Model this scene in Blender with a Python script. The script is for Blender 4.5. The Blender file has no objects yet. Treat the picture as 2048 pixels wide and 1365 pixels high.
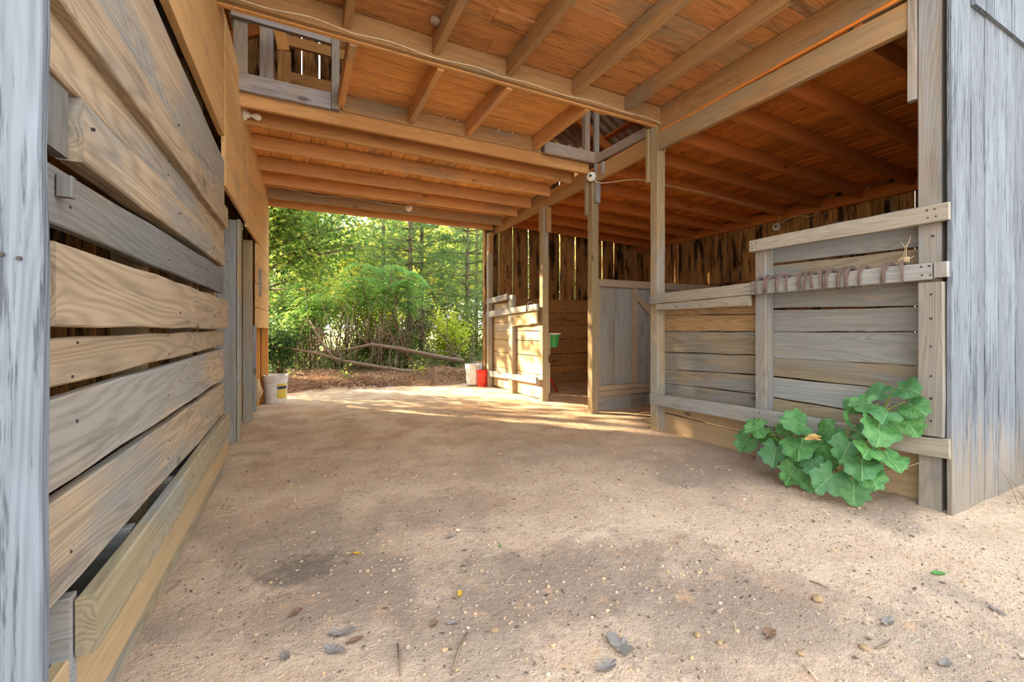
import bpy, bmesh, math, random
import numpy as np
from mathutils import Vector, Matrix, noise

# ------------------------------------------------------------------ camera, sky, sun, exposure
sc = bpy.context.scene
COL = sc.collection
cam_d = bpy.data.cameras.new('camera')
cam = bpy.data.objects.new('camera', cam_d)
COL.objects.link(cam)
cam.location = (0, 0, 1.0)
cam.rotation_euler = (math.radians(90), 0, -math.atan(430 / 860))
cam_d.sensor_width = 36.0
cam_d.lens = 860 / 2048 * 36.0
cam_d.shift_y = -26.5 / 2048
cam_d.clip_start = 0.03
sc.camera = cam

world = bpy.data.worlds.new('sky')
sc.world = world
world.use_nodes = True
wn = world.node_tree.nodes
wl = world.node_tree.links
wn.clear()
w_out = wn.new('ShaderNodeOutputWorld')
w_bg = wn.new('ShaderNodeBackground')
w_tc = wn.new('ShaderNodeTexCoord')
w_sep = wn.new('ShaderNodeSeparateXYZ')
w_rmp = wn.new('ShaderNodeValToRGB')
w_rmp.color_ramp.elements[0].position = 0.0
w_rmp.color_ramp.elements[0].color = (1.0, 0.97, 0.92, 1)
w_rmp.color_ramp.elements[1].position = 0.7
w_rmp.color_ramp.elements[1].color = (0.72, 0.86, 1.0, 1)
wl.new(w_tc.outputs['Generated'], w_sep.inputs[0])
wl.new(w_sep.outputs['Z'], w_rmp.inputs[0])
wl.new(w_rmp.outputs[0], w_bg.inputs[0])
w_bg.inputs[1].default_value = 1.4
wl.new(w_bg.outputs[0], w_out.inputs[0])

sun_d = bpy.data.lights.new('sun', 'SUN')
sun = bpy.data.objects.new('sun', sun_d)
COL.objects.link(sun)
sun_dir = Vector((0.62, -0.70, -0.33)).normalized()          # low late sun, shining in through the back opening
sun.rotation_euler = sun_dir.to_track_quat('-Z', 'Y').to_euler()
sun.location = (-8, 25, 12)
sun_d.energy = 14.0
sun_d.color = (1.0, 0.80, 0.52)
sun_d.angle = math.radians(0.8)

sc.view_settings.view_transform = 'Standard'
sc.view_settings.look = 'None'
sc.view_settings.gamma = 1.0
sc.view_settings.use_curve_mapping = False
sc.view_settings.exposure = 1.92
sc.cycles.max_bounces = 10
sc.cycles.diffuse_bounces = 6

R = random.Random(11)
NP = np.random.default_rng(5)

# ------------------------------------------------------------------ materials
def new_mat(name):
    m = bpy.data.materials.new(name)
    m.use_nodes = True
    nt = m.node_tree
    nt.nodes.clear()
    out = nt.nodes.new('ShaderNodeOutputMaterial')
    return m, nt, out

class G:
    """tiny node-graph helper"""
    def __init__(s, nt): s.nt = nt
    def n(s, t, **kw):
        x = s.nt.nodes.new(t)
        for k, v in kw.items(): setattr(x, k, v)
        return x
    def put(s, sock, v):
        if hasattr(v, 'is_linked'): s.nt.links.new(v, sock)
        elif v is not None: sock.default_value = v
    def math(s, op, a, b=None, c=None, clamp=False):
        x = s.n('ShaderNodeMath', operation=op, use_clamp=clamp)
        s.put(x.inputs[0], a)
        if b is not None: s.put(x.inputs[1], b)
        if c is not None: s.put(x.inputs[2], c)
        return x.outputs[0]
    def vmath(s, op, a, b=None):
        x = s.n('ShaderNodeVectorMath', operation=op)
        s.put(x.inputs[0], a)
        if b is not None: s.put(x.inputs[1], b)
        return x.outputs[0]
    def noise(s, vec, scale=1.0, detail=2.0, rough=0.5):
        x = s.n('ShaderNodeTexNoise')
        s.put(x.inputs['Vector'], vec)
        x.inputs['Scale'].default_value = scale
        x.inputs['Detail'].default_value = detail
        x.inputs['Roughness'].default_value = rough
        return x.outputs['Fac']
    def mix(s, f, a, b):
        x = s.n('ShaderNodeMix', data_type='RGBA')
        s.put(x.inputs[0], f); s.put(x.inputs[6], a); s.put(x.inputs[7], b)
        return x.outputs[2]
    def smooth(s, v, lo, hi):
        x = s.n('ShaderNodeMapRange', interpolation_type='SMOOTHSTEP')
        s.put(x.inputs[0], v)
        x.inputs[1].default_value = lo; x.inputs[2].default_value = hi
        return x.outputs[0]
    def bsdf(s, out, col, rough=0.85, height=None, strength=0.3, dist=0.004, spec=0.25):
        b = s.n('ShaderNodeBsdfPrincipled')
        s.put(b.inputs['Base Color'], col)
        s.put(b.inputs['Roughness'], rough)
        b.inputs['Specular IOR Level'].default_value = spec
        if height is not None:
            bp = s.n('ShaderNodeBump')
            bp.inputs['Strength'].default_value = strength
            bp.inputs['Distance'].default_value = dist
            s.put(bp.inputs['Height'], height)
            s.nt.links.new(bp.outputs[0], b.inputs['Normal'])
        s.nt.links.new(b.outputs[0], out.inputs[0])
        return b

def c4(c): return (c[0], c[1], c[2], 1.0)

def wood(name, light, dark, grey=None, grey_amt=0.0, contrast=0.7, rings=11.0, stain=0.0, stain_col=(.03, .02, .012),
         var=0.25, saw=0.0, knots=True, fibre=0.6, bump=0.4, streak=0.0, streak_col=(.05, .055, .07), st_lo=.56, foot=None, kth=.66):
    m, nt, out = new_mat(name)
    g = G(nt)
    tc = g.n('ShaderNodeTexCoord')
    oi = g.n('ShaderNodeObjectInfo')
    rnd = oi.outputs['Random']
    off = g.vmath('MULTIPLY', (37.0, 91.0, 53.0), g.n('ShaderNodeCombineXYZ').outputs[0])
    cmb = g.n('ShaderNodeCombineXYZ')
    g.put(cmb.inputs[0], g.math('MULTIPLY', rnd, 137.0))
    g.put(cmb.inputs[1], g.math('MULTIPLY', rnd, 71.0))
    g.put(cmb.inputs[2], g.math('MULTIPLY', rnd, 23.0))
    P = g.vmath('ADD', tc.outputs['Object'], cmb.outputs[0])
    low = g.noise(g.vmath('MULTIPLY', P, (0.55, 6.5, 6.5)), 1.0, 1.6, 0.45)
    val = g.math('MULTIPLY', low, rings * 2.1)
    col_k = None
    if knots:
        vo = g.n('ShaderNodeTexVoronoi', feature='F1')
        g.put(vo.inputs['Vector'], g.vmath('MULTIPLY', P, (2.0, 4.4, 4.4)))
        vo.inputs['Scale'].default_value = 1.0
        sepc = g.n('ShaderNodeSeparateColor')
        g.put(sepc.inputs[0], vo.outputs['Color'])
        on = g.smooth(sepc.outputs[0], kth, kth + .02)
        d = vo.outputs['Distance']
        kk = g.math('MULTIPLY', g.smooth(d, 0.42, 0.0), on)
        val = g.math('ADD', val, g.math('MULTIPLY', kk, 5.5))
        col_k = g.math('MULTIPLY', g.smooth(d, 0.12, 0.06), on)
    ring = g.math('SINE', g.math('MULTIPLY', val, 6.283))
    ring = g.math('POWER', g.math('MULTIPLY_ADD', ring, 0.5, 0.5), 1.6)
    fib = g.noise(g.vmath('MULTIPLY', P, (5.0, 150.0, 150.0)), 1.0, 3.0, 0.6)
    sk = g.noise(g.vmath('MULTIPLY', P, (1.3, 34.0, 34.0)), 1.0, 3.0, 0.6)
    fac = g.math('ADD', g.math('ADD', g.math('MULTIPLY', ring, contrast * .62), g.math('MULTIPLY_ADD', sk, 1.1, -.42)), g.math('MULTIPLY_ADD', fib, fibre, -0.5 * fibre), clamp=True)
    col = g.mix(fac, c4(light), c4(dark))
    if grey is not None:
        w = g.noise(g.vmath('MULTIPLY', P, (1.1, 4.0, 4.0)), 1.0, 4.0, 0.65)
        w = g.math('ADD', w, g.math('MULTIPLY_ADD', rnd, 0.24, -0.12))
        w = g.smooth(w, 0.62 - grey_amt * 0.5, 0.80 - grey_amt * 0.4)
        gcol = g.mix(g.math('MULTIPLY', fac, 0.8), c4(grey), c4([x * 0.52 for x in grey]))
        col = g.mix(w, col, gcol)
    if stain > 0:
        s_ = g.noise(g.vmath('MULTIPLY', P, (1.6, 9.0, 9.0)), 1.0, 5.0, 0.65)
        col = g.mix(g.math('MULTIPLY', g.smooth(s_, st_lo, st_lo + .13), stain), col, c4(stain_col))
    if streak > 0:
        s_ = g.noise(g.vmath('MULTIPLY', P, (3.5, 70.0, 70.0)), 1.0, 4.0, 0.7)
        lo = g.noise(g.vmath('MULTIPLY', P, (1.2, 8.0, 8.0)), 1.0, 2.0, 0.5)
        s_ = g.math('ADD', s_, g.math('MULTIPLY_ADD', lo, 0.5, -0.25))
        col = g.mix(g.math('MULTIPLY', g.smooth(s_, 0.53, 0.64), streak), col, c4(streak_col))
    if foot is not None:                                    # splash-worn, tan foot of a standing board
        sx = g.n('ShaderNodeSeparateXYZ'); g.put(sx.inputs[0], tc.outputs['Object'])
        q = g.noise(g.vmath('MULTIPLY', P, (1.5, 14.0, 14.0)), 1.0, 4.0, .65)
        q = g.math('ADD', sx.outputs[0], g.math('MULTIPLY_ADD', q, 1.1, -.55))
        col = g.mix(g.math('MULTIPLY', g.smooth(q, foot + .35, foot - .25), .65), col, g.mix(fib, (.34, .25, .15, 1), (.16, .12, .085, 1)))
    if saw > 0:
        wv = g.n('ShaderNodeTexWave', wave_type='BANDS', bands_direction='X')
        g.put(wv.inputs['Vector'], P)
        wv.inputs['Scale'].default_value = 15.0
        wv.inputs['Distortion'].default_value = 9.0
        wv.inputs['Detail'].default_value = 2.0
        msk = g.smooth(g.noise(g.vmath('MULTIPLY', P, (2.0, 6.0, 6.0)), 1.0, 3.0, .6), 0.45, 0.65)
        col = g.mix(g.math('MULTIPLY', g.math('MULTIPLY', wv.outputs['Fac'], msk), saw), col, c4([x * 0.45 for x in dark]))
    if col_k is not None:
        col = g.mix(g.math('MULTIPLY', col_k, 0.72), col, c4([x * 0.42 for x in dark]))
    v = g.math('MULTIPLY_ADD', rnd, 2 * var, 1.0 - var)
    hsv = g.n('ShaderNodeHueSaturation')
    g.put(hsv.inputs['Color'], col)
    g.put(hsv.inputs['Value'], v)
    h = g.math('ADD', g.math('MULTIPLY', fib, 0.7), g.math('MULTIPLY', ring, -0.3))
    g.bsdf(out, hsv.outputs[0], 0.88, h, bump, 0.003, 0.15)
    return m

M = {}
M['siding'] = wood('weathered_siding', (.165, .18, .20), (.082, .09, .103), (.195, .215, .245), .25, .5, 14, var=.06, streak=.8,
                   streak_col=(.045, .05, .06), fibre=.9, bump=.8, knots=False)
M['siding_foot'] = wood('weathered_siding_worn_foot', (.150, .160, .175), (.072, .078, .088), (.175, .19, .212), .25, .5, 14, var=.08, streak=.85, streak_col=(.045, .05, .06), fibre=.9, bump=.8, knots=False, foot=-1.15)
M['left'] = wood('left_wall_wood', (.40, .295, .195), (.205, .145, .09), (.265, .24, .21), .36, .75, 12, stain=.4, stain_col=(.085, .065, .05), var=.15)
M['left_grey'] = wood('left_wall_grey', (.20, .165, .13), (.10, .08, .06), (.165, .155, .145), .55, .7, 12, stain=.6, stain_col=(.05, .042, .035), var=.1)
M['trough'] = wood('trough_wood', (.33, .265, .165), (.19, .145, .085), (.27, .27, .25), .35, .7, 12, var=.1)
M['base'] = wood('base_board_wood', (.43, .30, .165), (.30, .20, .105), None, 0, .45, 9, var=.08)
M['upper'] = wood('upper_board_wood', (.60, .37, .165), (.42, .235, .09), (.45, .31, .18), .15, .4, 9, stain=.4, stain_col=(.27, .145, .055), var=.12, saw=.1)
M['ceil'] = wood('ceiling_plank_wood', (.80, .40, .135), (.48, .21, .065), (.50, .32, .17), .16, .55, 12, stain=.45, stain_col=(.22, .10, .036), var=.2, saw=.2, kth=.42)
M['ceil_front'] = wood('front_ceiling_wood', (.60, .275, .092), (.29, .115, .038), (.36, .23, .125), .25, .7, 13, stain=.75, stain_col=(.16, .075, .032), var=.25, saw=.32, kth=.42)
M['joist'] = wood('joist_wood', (.60, .31, .115), (.38, .18, .062), (.40, .26, .15), .16, .5, 10, stain=.35, stain_col=(.14, .065, .026), var=.14, kth=.42)
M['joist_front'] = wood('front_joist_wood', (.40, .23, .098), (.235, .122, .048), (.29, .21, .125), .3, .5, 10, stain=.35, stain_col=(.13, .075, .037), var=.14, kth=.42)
M['stall_joist'] = wood('stall_joist_wood', (.48, .155, .035), (.29, .085, .019), None, 0, .5, 10, var=.14, kth=.42)
M['stall_ceil'] = wood('stall_ceiling_wood', (.76, .26, .05), (.40, .125, .026), None, 0, .55, 12, stain=.55, stain_col=(.16, .055, .018), var=.25, saw=.2, kth=.42)
M['beam'] = wood('beam_wood', (.38, .215, .088), (.245, .13, .052), (.30, .215, .125), .2, .5, 10, var=.1)
M['grey_beam'] = wood('grey_beam_wood', (.34, .25, .18), (.19, .13, .09), (.31, .28, .27), .5, .6, 11, stain=.4, stain_col=(.09, .06, .045), var=.12)
M['post'] = wood('post_wood', (.33, .245, .135), (.205, .14, .073), (.29, .265, .22), .3, .6, 12, var=.12)
M['post_grey'] = wood('grey_post_wood', (.29, .245, .195), (.165, .13, .10), (.275, .27, .265), .5, .6, 12, stain=.3, stain_col=(.09, .075, .06), var=.1)
M['right'] = wood('partition_wood', (.285, .225, .15), (.155, .115, .072), (.225, .215, .195), .52, .65, 13, stain=.35, stain_col=(.09, .07, .053), var=.17)
M['right_warm'] = wood('partition_warm_wood', (.36, .225, .11), (.20, .115, .05), None, 0, .8, 15, var=.12)
M['rail'] = wood('rail_wood', (.335, .29, .22), (.205, .168, .12), (.29, .275, .25), .4, .55, 12, stain=.3, stain_col=(.12, .095, .07), var=.08)
M['barnwall'] = wood('dark_wall_wood', (.40, .20, .066), (.17, .072, .022), (.22, .125, .055), .2, .6, 11, stain=.95, stain_col=(.022, .011, .006), var=.42, streak=.6, streak_col=(.024, .012, .006), st_lo=.49)
M['stallboard'] = wood('stall_board_wood', (.40, .195, .066), (.20, .088, .028), (.26, .17, .09), .15, .6, 12, stain=.6, stain_col=(.07, .032, .014), var=.2)
M['farstall'] = wood('far_stall_wood', (.50, .37, .20), (.30, .20, .10), (.38, .34, .27), .3, .55, 12, stain=.4, stain_col=(.20, .12, .06), var=.14)
M['gate'] = wood('gate_wood', (.31, .255, .195), (.17, .13, .095), (.29, .265, .235), .5, .45, 10, stain=.6, stain_col=(.11, .085, .065), var=.12)
M['gate_frame'] = wood('gate_frame_wood', (.40, .29, .19), (.23, .155, .095), (.33, .28, .22), .3, .5, 11, var=.1)
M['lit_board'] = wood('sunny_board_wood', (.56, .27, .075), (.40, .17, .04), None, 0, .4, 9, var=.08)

def plain(name, col, rough=.6, spec=.3, metallic=0, bump=None):
    m, nt, out = new_mat(name)
    g = G(nt)
    tc = g.n('ShaderNodeTexCoord')
    n = g.noise(tc.outputs['Object'], 14, 4, .6)
    c = g.mix(g.smooth(n, .3, .75), c4(col), c4([x * .72 for x in col]))
    b = g.bsdf(out, c, rough, n if bump else None, bump or 0, .004, spec)
    b.inputs['Metallic'].default_value = metallic
    return m

M['rust'] = plain('rusty_iron', (.17, .112, .09), .85, .2, .25, .6)
M['nail'] = plain('nail_iron', (.045, .036, .032), .7)
M['porcelain'] = plain('porcelain', (.80, .77, .68), .3, .5)
M['bulb'] = plain('bulb_glass', (.86, .82, .74), .12, .6)
M['cable'] = plain('cream_cable', (.66, .52, .34), .6)
M['bucket'] = plain('white_plastic', (.70, .68, .62), .45, .4)
M['sticker'] = plain('yellow_sticker', (.62, .48, .07), .5)
M['sticker_blue'] = plain('navy_sticker', (.028, .035, .12), .5)
M['red'] = plain('red_plastic', (.62, .028, .02), .35, .5)
M['green'] = plain('green_plastic', (.035, .24, .06), .5, .4)
M['wire'] = plain('grey_wire', (.25, .24, .23), .5, .4, .6)
M['black'] = plain('black_rubber', (.02, .02, .02), .7)
M['block'] = plain('cut_block_wood', (.56, .40, .22), .85, .1)
M['bark'] = plain('tree_bark', (.16, .12, .085), .95, .1, 0, .8)
M['bark_pale'] = plain('pale_bark', (.30, .26, .20), .95, .1, 0, .6)
M['limb_bark'] = plain('grey_limb_bark', (.23, .185, .135), .95, .1, 0, .6)
M['twig'] = plain('dry_twig', (.24, .17, .11), .9, .1)
M['straw'] = plain('dry_straw', (.62, .50, .30), .9, .1)
M['leaf_grey'] = plain('dead_grey_leaf', (.22, .185, .16), .8, .1)
M['leaf_brown'] = plain('dead_brown_leaf', (.20, .115, .07), .8, .1)
M['leaf_tan'] = plain('dead_tan_leaf', (.46, .28, .10), .8, .1)
M['leaf_yellow'] = plain('yellow_leaf', (.55, .32, .04), .7, .15)
M['leaf_fresh'] = plain('fallen_green_leaf', (.09, .24, .05), .6, .2)
M['stone'] = plain('ochre_stone', (.34, .22, .115), .85, .15, 0, .4)
M['crumb'] = plain('bark_crumb', (.13, .09, .065), .95, .1)
M['web'] = plain('dusty_web', (.62, .46, .26), .9, .1)
M['nest'] = plain('mud_nest', (.40, .31, .23), .95, .1, 0, .8)

def pebble_mat():
    m, nt, out = new_mat('mixed_gravel')
    g = G(nt)
    geo = g.n('ShaderNodeNewGeometry')
    r = g.n('ShaderNodeValToRGB')
    e = r.color_ramp.elements
    e[0].position = 0; e[0].color = (.42, .27, .16, 1)
    e[1].position = 1; e[1].color = (.62, .46, .33, 1)
    for p, c in ((.25, (.47, .31, .17, 1)), (.45, (.34, .25, .19, 1)), (.6, (.50, .34, .20, 1)), (.8, (.26, .20, .17, 1))):
        x = e.new(p); x.color = c
    g.put(r.inputs[0], geo.outputs['Random Per Island'])
    g.bsdf(out, r.outputs[0], .9, spec=.15)
    return m
M['gravel'] = pebble_mat()

def leaf_mat(name, ramp, trans=.45, rough=.5, tmul=1.6, veins=False):
    m, nt, out = new_mat(name)
    g = G(nt)
    geo = g.n('ShaderNodeNewGeometry')
    tc = g.n('ShaderNodeTexCoord')
    r = g.n('ShaderNodeValToRGB')
    e = r.color_ramp.elements
    e[0].position = ramp[0][0]; e[0].color = c4(ramp[0][1])
    e[1].position = ramp[-1][0]; e[1].color = c4(ramp[-1][1])
    for p, c in ramp[1:-1]:
        x = e.new(p); x.color = c4(c)
    f = geo.outputs['Random Per Island']
    big = g.noise(tc.outputs['Object'], .9, 2, .5)
    f = g.math('ADD', g.math('MULTIPLY', f, .7), g.math('MULTIPLY_ADD', big, 1.1, -.42), clamp=True)
    g.put(r.inputs[0], f)
    col = r.outputs[0]
    d = g.n('ShaderNodeBsdfPrincipled')
    g.put(d.inputs['Base Color'], col)
    d.inputs['Roughness'].default_value = rough
    d.inputs['Specular IOR Level'].default_value = .2
    t = g.n('ShaderNodeBsdfTranslucent')
    hs = g.n('ShaderNodeHueSaturation')
    hs.inputs['Hue'].default_value = .485
    hs.inputs['Value'].default_value = tmul
    g.put(hs.inputs['Color'], col)
    g.put(t.inputs[0], hs.outputs[0])
    mx = g.n('ShaderNodeMixShader')
    mx.inputs[0].default_value = trans
    nt.links.new(d.outputs[0], mx.inputs[1]); nt.links.new(t.outputs[0], mx.inputs[2])
    nt.links.new(mx.outputs[0], out.inputs[0])
    return m
M['lf_oak'] = leaf_mat('oak_leaves', [(0, (.06, .125, .035)), (.5, (.13, .235, .05)), (.8, (.30, .36, .06)), (1, (.46, .40, .07))])
M['lf_sumac'] = leaf_mat('sumac_leaves', [(0, (.07, .18, .05)), (.5, (.14, .30, .07)), (.85, (.28, .42, .07)), (1, (.48, .44, .06))])
M['lf_bright'] = leaf_mat('sunny_leaves', [(0, (.12, .20, .03)), (.45, (.26, .34, .05)), (.8, (.46, .46, .08)), (1, (.60, .46, .10))], .55)
M['lf_pine'] = leaf_mat('pine_needles', [(0, (.06, .13, .05)), (.55, (.14, .25, .08)), (.9, (.28, .36, .09)), (1, (.42, .28, .09))], .35)
M['lf_rust'] = leaf_mat('rusty_needles', [(0, (.22, .09, .035)), (.6, (.34, .15, .05)), (1, (.42, .25, .08))], .35)
M['lf_dark'] = leaf_mat('dark_leaves', [(0, (.02, .055, .018)), (.6, (.05, .11, .03)), (1, (.12, .19, .04))], .35)
M['lf_lime'] = leaf_mat('lime_leaves', [(0, (.20, .32, .03)), (.6, (.40, .48, .05)), (1, (.58, .52, .06))], .5)
M['lf_weed'] = leaf_mat('undergrowth_leaves', [(0, (.05, .11, .03)), (.5, (.13, .20, .045)), (.85, (.26, .25, .08)), (1, (.30, .19, .08))], .4)
M['pinestraw'] = leaf_mat('pine_straw', [(0, (.20, .12, .07)), (.5, (.42, .27, .155)), (1, (.66, .48, .31))], .1, .9)

M['litter'] = leaf_mat('brown_litter', [(0, (.14, .09, .06)), (.5, (.30, .19, .115)), (1, (.46, .33, .22))], .1, .9)
def plant_leaf_mat():
    m, nt, out = new_mat('broad_leaf_green')
    g = G(nt)
    tc = g.n('ShaderNodeTexCoord')
    oi = g.n('ShaderNodeObjectInfo')
    P = tc.outputs['Object']
    s = g.n('ShaderNodeSeparateXYZ'); g.put(s.inputs[0], P)
    ay = g.math('ABSOLUTE', s.outputs[1])
    mid = g.smooth(ay, .035, .006)
    side = g.math('SINE', g.math('MULTIPLY', g.math('SUBTRACT', s.outputs[0], g.math('MULTIPLY', ay, .9)), 38.0))
    side = g.smooth(side, .86, 1.0)
    vein = g.math('MAXIMUM', mid, g.math('MULTIPLY', side, .45))
    n = g.noise(P, 6, 4, .6)
    col = g.mix(g.smooth(n, .3, .7), (.045, .15, .035, 1), (.125, .30, .075, 1))
    col = g.mix(g.math('MULTIPLY', oi.outputs['Random'], .75), col, (.075, .19, .085, 1))
    col = g.mix(g.math('MULTIPLY', vein, .5), col, (.26, .42, .16, 1))
    br = g.smooth(g.noise(P, 3.2, 5, .7), .66, .72)
    edge = g.smooth(g.vmath_len(P) if hasattr(g, 'vmath_len') else s.outputs[0], .75, 1.1)
    col = g.mix(g.math('MULTIPLY', br, g.math('MULTIPLY_ADD', edge, .8, .15)), col, (.52, .36, .15, 1))
    d = g.n('ShaderNodeBsdfPrincipled'); g.put(d.inputs['Base Color'], col)
    d.inputs['Roughness'].default_value = .5
    d.inputs['Specular IOR Level'].default_value = .3
    bp = g.n('ShaderNodeBump'); bp.inputs['Strength'].default_value = .4; bp.inputs['Distance'].default_value = .02
    g.put(bp.inputs['Height'], vein); nt.links.new(bp.outputs[0], d.inputs['Normal'])
    t = g.n('ShaderNodeBsdfTranslucent'); g.put(t.inputs[0], col)
    mx = g.n('ShaderNodeMixShader'); mx.inputs[0].default_value = .3
    nt.links.new(d.outputs[0], mx.inputs[1]); nt.links.new(t.outputs[0], mx.inputs[2])
    nt.links.new(mx.outputs[0], out.inputs[0])
    return m
M['plant'] = plant_leaf_mat()

def dirt_mat():
    m, nt, out = new_mat('sandy_clay')
    g = G(nt)
    tc = g.n('ShaderNodeTexCoord')
    P = tc.outputs['Object']
    big = g.noise(P, .75, 3, .55)
    mid = g.noise(P, 3.2, 5, .62)
    fine = g.noise(P, 34, 5, .68)
    grit = g.noise(P, 150, 3, .6)
    s = g.n('ShaderNodeSeparateXYZ'); g.put(s.inputs[0], P)
    col = g.mix(g.smooth(mid, .32, .68), (.50, .335, .21, 1), (.76, .55, .365, 1))
    col = g.mix(g.math('MULTIPLY', g.smooth(g.noise(P, 1.4, 4, .6), .52, .70), .75), col, (.60, .35, .185, 1))
    dk = g.math('ADD', big, g.math('MULTIPLY_ADD', mid, .5, -.25))
    # near dirt coloured darker than far to offset light falloff; trodden, damp brown patches
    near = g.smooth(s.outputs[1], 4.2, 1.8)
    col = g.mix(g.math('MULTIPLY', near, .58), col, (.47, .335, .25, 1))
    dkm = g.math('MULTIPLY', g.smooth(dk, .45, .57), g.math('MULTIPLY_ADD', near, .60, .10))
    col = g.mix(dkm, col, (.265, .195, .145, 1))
    col = g.mix(g.math('MULTIPLY', g.smooth(fine, .54, .70), .6), col, (.29, .20, .14, 1))
    col = g.mix(g.math('MULTIPLY', g.smooth(fine, .45, .26), .4), col, (.74, .56, .40, 1))
    col = g.mix(g.math('MULTIPLY', g.smooth(grit, .58, .66), .6), col, (.17, .125, .09, 1))
    col = g.mix(g.math('MULTIPLY', g.smooth(g.noise(P, 70, 2, .5), .68, .73), .6), col, (.58, .33, .11, 1))
    # damp trodden earth patches across the near aisle
    for (cx_, cy_, ax_, ay_, k_) in ((1.0, 1.42, 1.3, 3.0, .62), (.15, 1.72, 2.2, 4.2, .5), (1.45, 1.0, 1.6, 3.4, .45), (.75, 2.3, 1.8, 3.2, .35)):
        qx = g.math('MULTIPLY', g.math('SUBTRACT', s.outputs[0], cx_), ax_)
        qy = g.math('MULTIPLY', g.math('SUBTRACT', s.outputs[1], cy_), ay_)
        q_ = g.math('SQRT', g.math('ADD', g.math('MULTIPLY', qx, qx), g.math('MULTIPLY', qy, qy)))
        q_ = g.math('ADD', q_, g.math('MULTIPLY_ADD', g.noise(P, 5.0, 5, .65), 2.2, -1.1))
        col = g.mix(g.math('MULTIPLY', g.smooth(q_, 1.0, .45), k_), col, (.22, .155, .115, 1))
    col = g.mix(g.math('MULTIPLY', g.smooth(g.noise(P, 9.0, 4, .6), .58, .70), .4), col, (.56, .32, .17, 1))
    # one dark trodden manure stain in the near middle of the aisle
    dx = g.math('MULTIPLY', g.math('SUBTRACT', s.outputs[0], .02), 4.0)
    dy = g.math('MULTIPLY', g.math('SUBTRACT', s.outputs[1], 1.98), 6.5)
    rr = g.math('SQRT', g.math('ADD', g.math('MULTIPLY', dx, dx), g.math('MULTIPLY', dy, dy)))
    rr = g.math('ADD', rr, g.math('MULTIPLY_ADD', g.noise(P, 16, 4, .65), 1.8, -.9))
    col = g.mix(g.math('MULTIPLY', g.smooth(rr, 1.0, .3), .75), col, (.14, .105, .08, 1))
    # leaf litter beyond the back opening, thin grass farther out
    e = g.math('ADD', s.outputs[1], g.math('MULTIPLY_ADD', mid, 1.4, -.7))
    lit = g.mix(fine, (.085, .06, .042, 1), (.30, .20, .12, 1))
    lit = g.mix(g.math('MULTIPLY', g.smooth(g.noise(P, 1.1, 3, .5), .5, .7), .6), lit, (.12, .15, .04, 1))
    col = g.mix(g.smooth(e, 7.3, 7.7), col, lit)
    grass = g.mix(mid, (.26, .30, .08, 1), (.52, .50, .20, 1))
    col = g.mix(g.smooth(e, 15.0, 19.0), col, grass)
    h = g.math('ADD', g.math('MULTIPLY', fine, .8), g.math('MULTIPLY', grit, .35))
    h = g.math('ADD', h, g.math('MULTIPLY', mid, 1.2))
    g.bsdf(out, col, .95, h, .75, .022, .1)
    return m
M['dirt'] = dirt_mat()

def metal_mat():
    m, nt, out = new_mat('old_roof_metal')
    g = G(nt)
    tc = g.n('ShaderNodeTexCoord')
    n = g.noise(tc.outputs['Object'], 2.5, 5, .6)
    col = g.mix(g.smooth(n, .35, .7), (.40, .36, .28, 1), (.22, .13, .075, 1))
    b = g.bsdf(out, col, .55, n, .2, .01, .4)
    b.inputs['Metallic'].default_value = .35
    return m
M['roof'] = metal_mat()

# ------------------------------------------------------------------ object helpers
MW = {}
def link(o, parent=None, mw=None):
    COL.objects.link(o)
    mw = mw or Matrix.Identity(4)
    if parent is not None:
        o.parent = parent
        o.matrix_parent_inverse = MW[parent.name].inverted()
    o.matrix_basis = mw
    MW[o.name] = mw
    return o

def tag(o, label=None, cat=None, group=None, kind=None):
    if label: o['label'] = label
    if cat: o['category'] = cat
    if group: o['group'] = group
    if kind: o['kind'] = kind
    return o

def thing(name, loc, label=None, cat=None, group=None, kind=None):
    o = bpy.data.objects.new(name, None)
    o.empty_display_size = .1
    link(o, None, Matrix.Translation(Vector(loc)))
    return tag(o, label, cat, group, kind)

def mesh_obj(name, verts, faces, mat, parent=None, mw=None, smooth=False):
    me = bpy.data.meshes.new(name)
    me.from_pydata(verts, [], faces)
    me.materials.append(M[mat] if isinstance(mat, str) else mat)
    if smooth: me.polygons.foreach_set('use_smooth', [True] * len(me.polygons))
    me.update()
    return link(bpy.data.objects.new(name, me), parent, mw)

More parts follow.
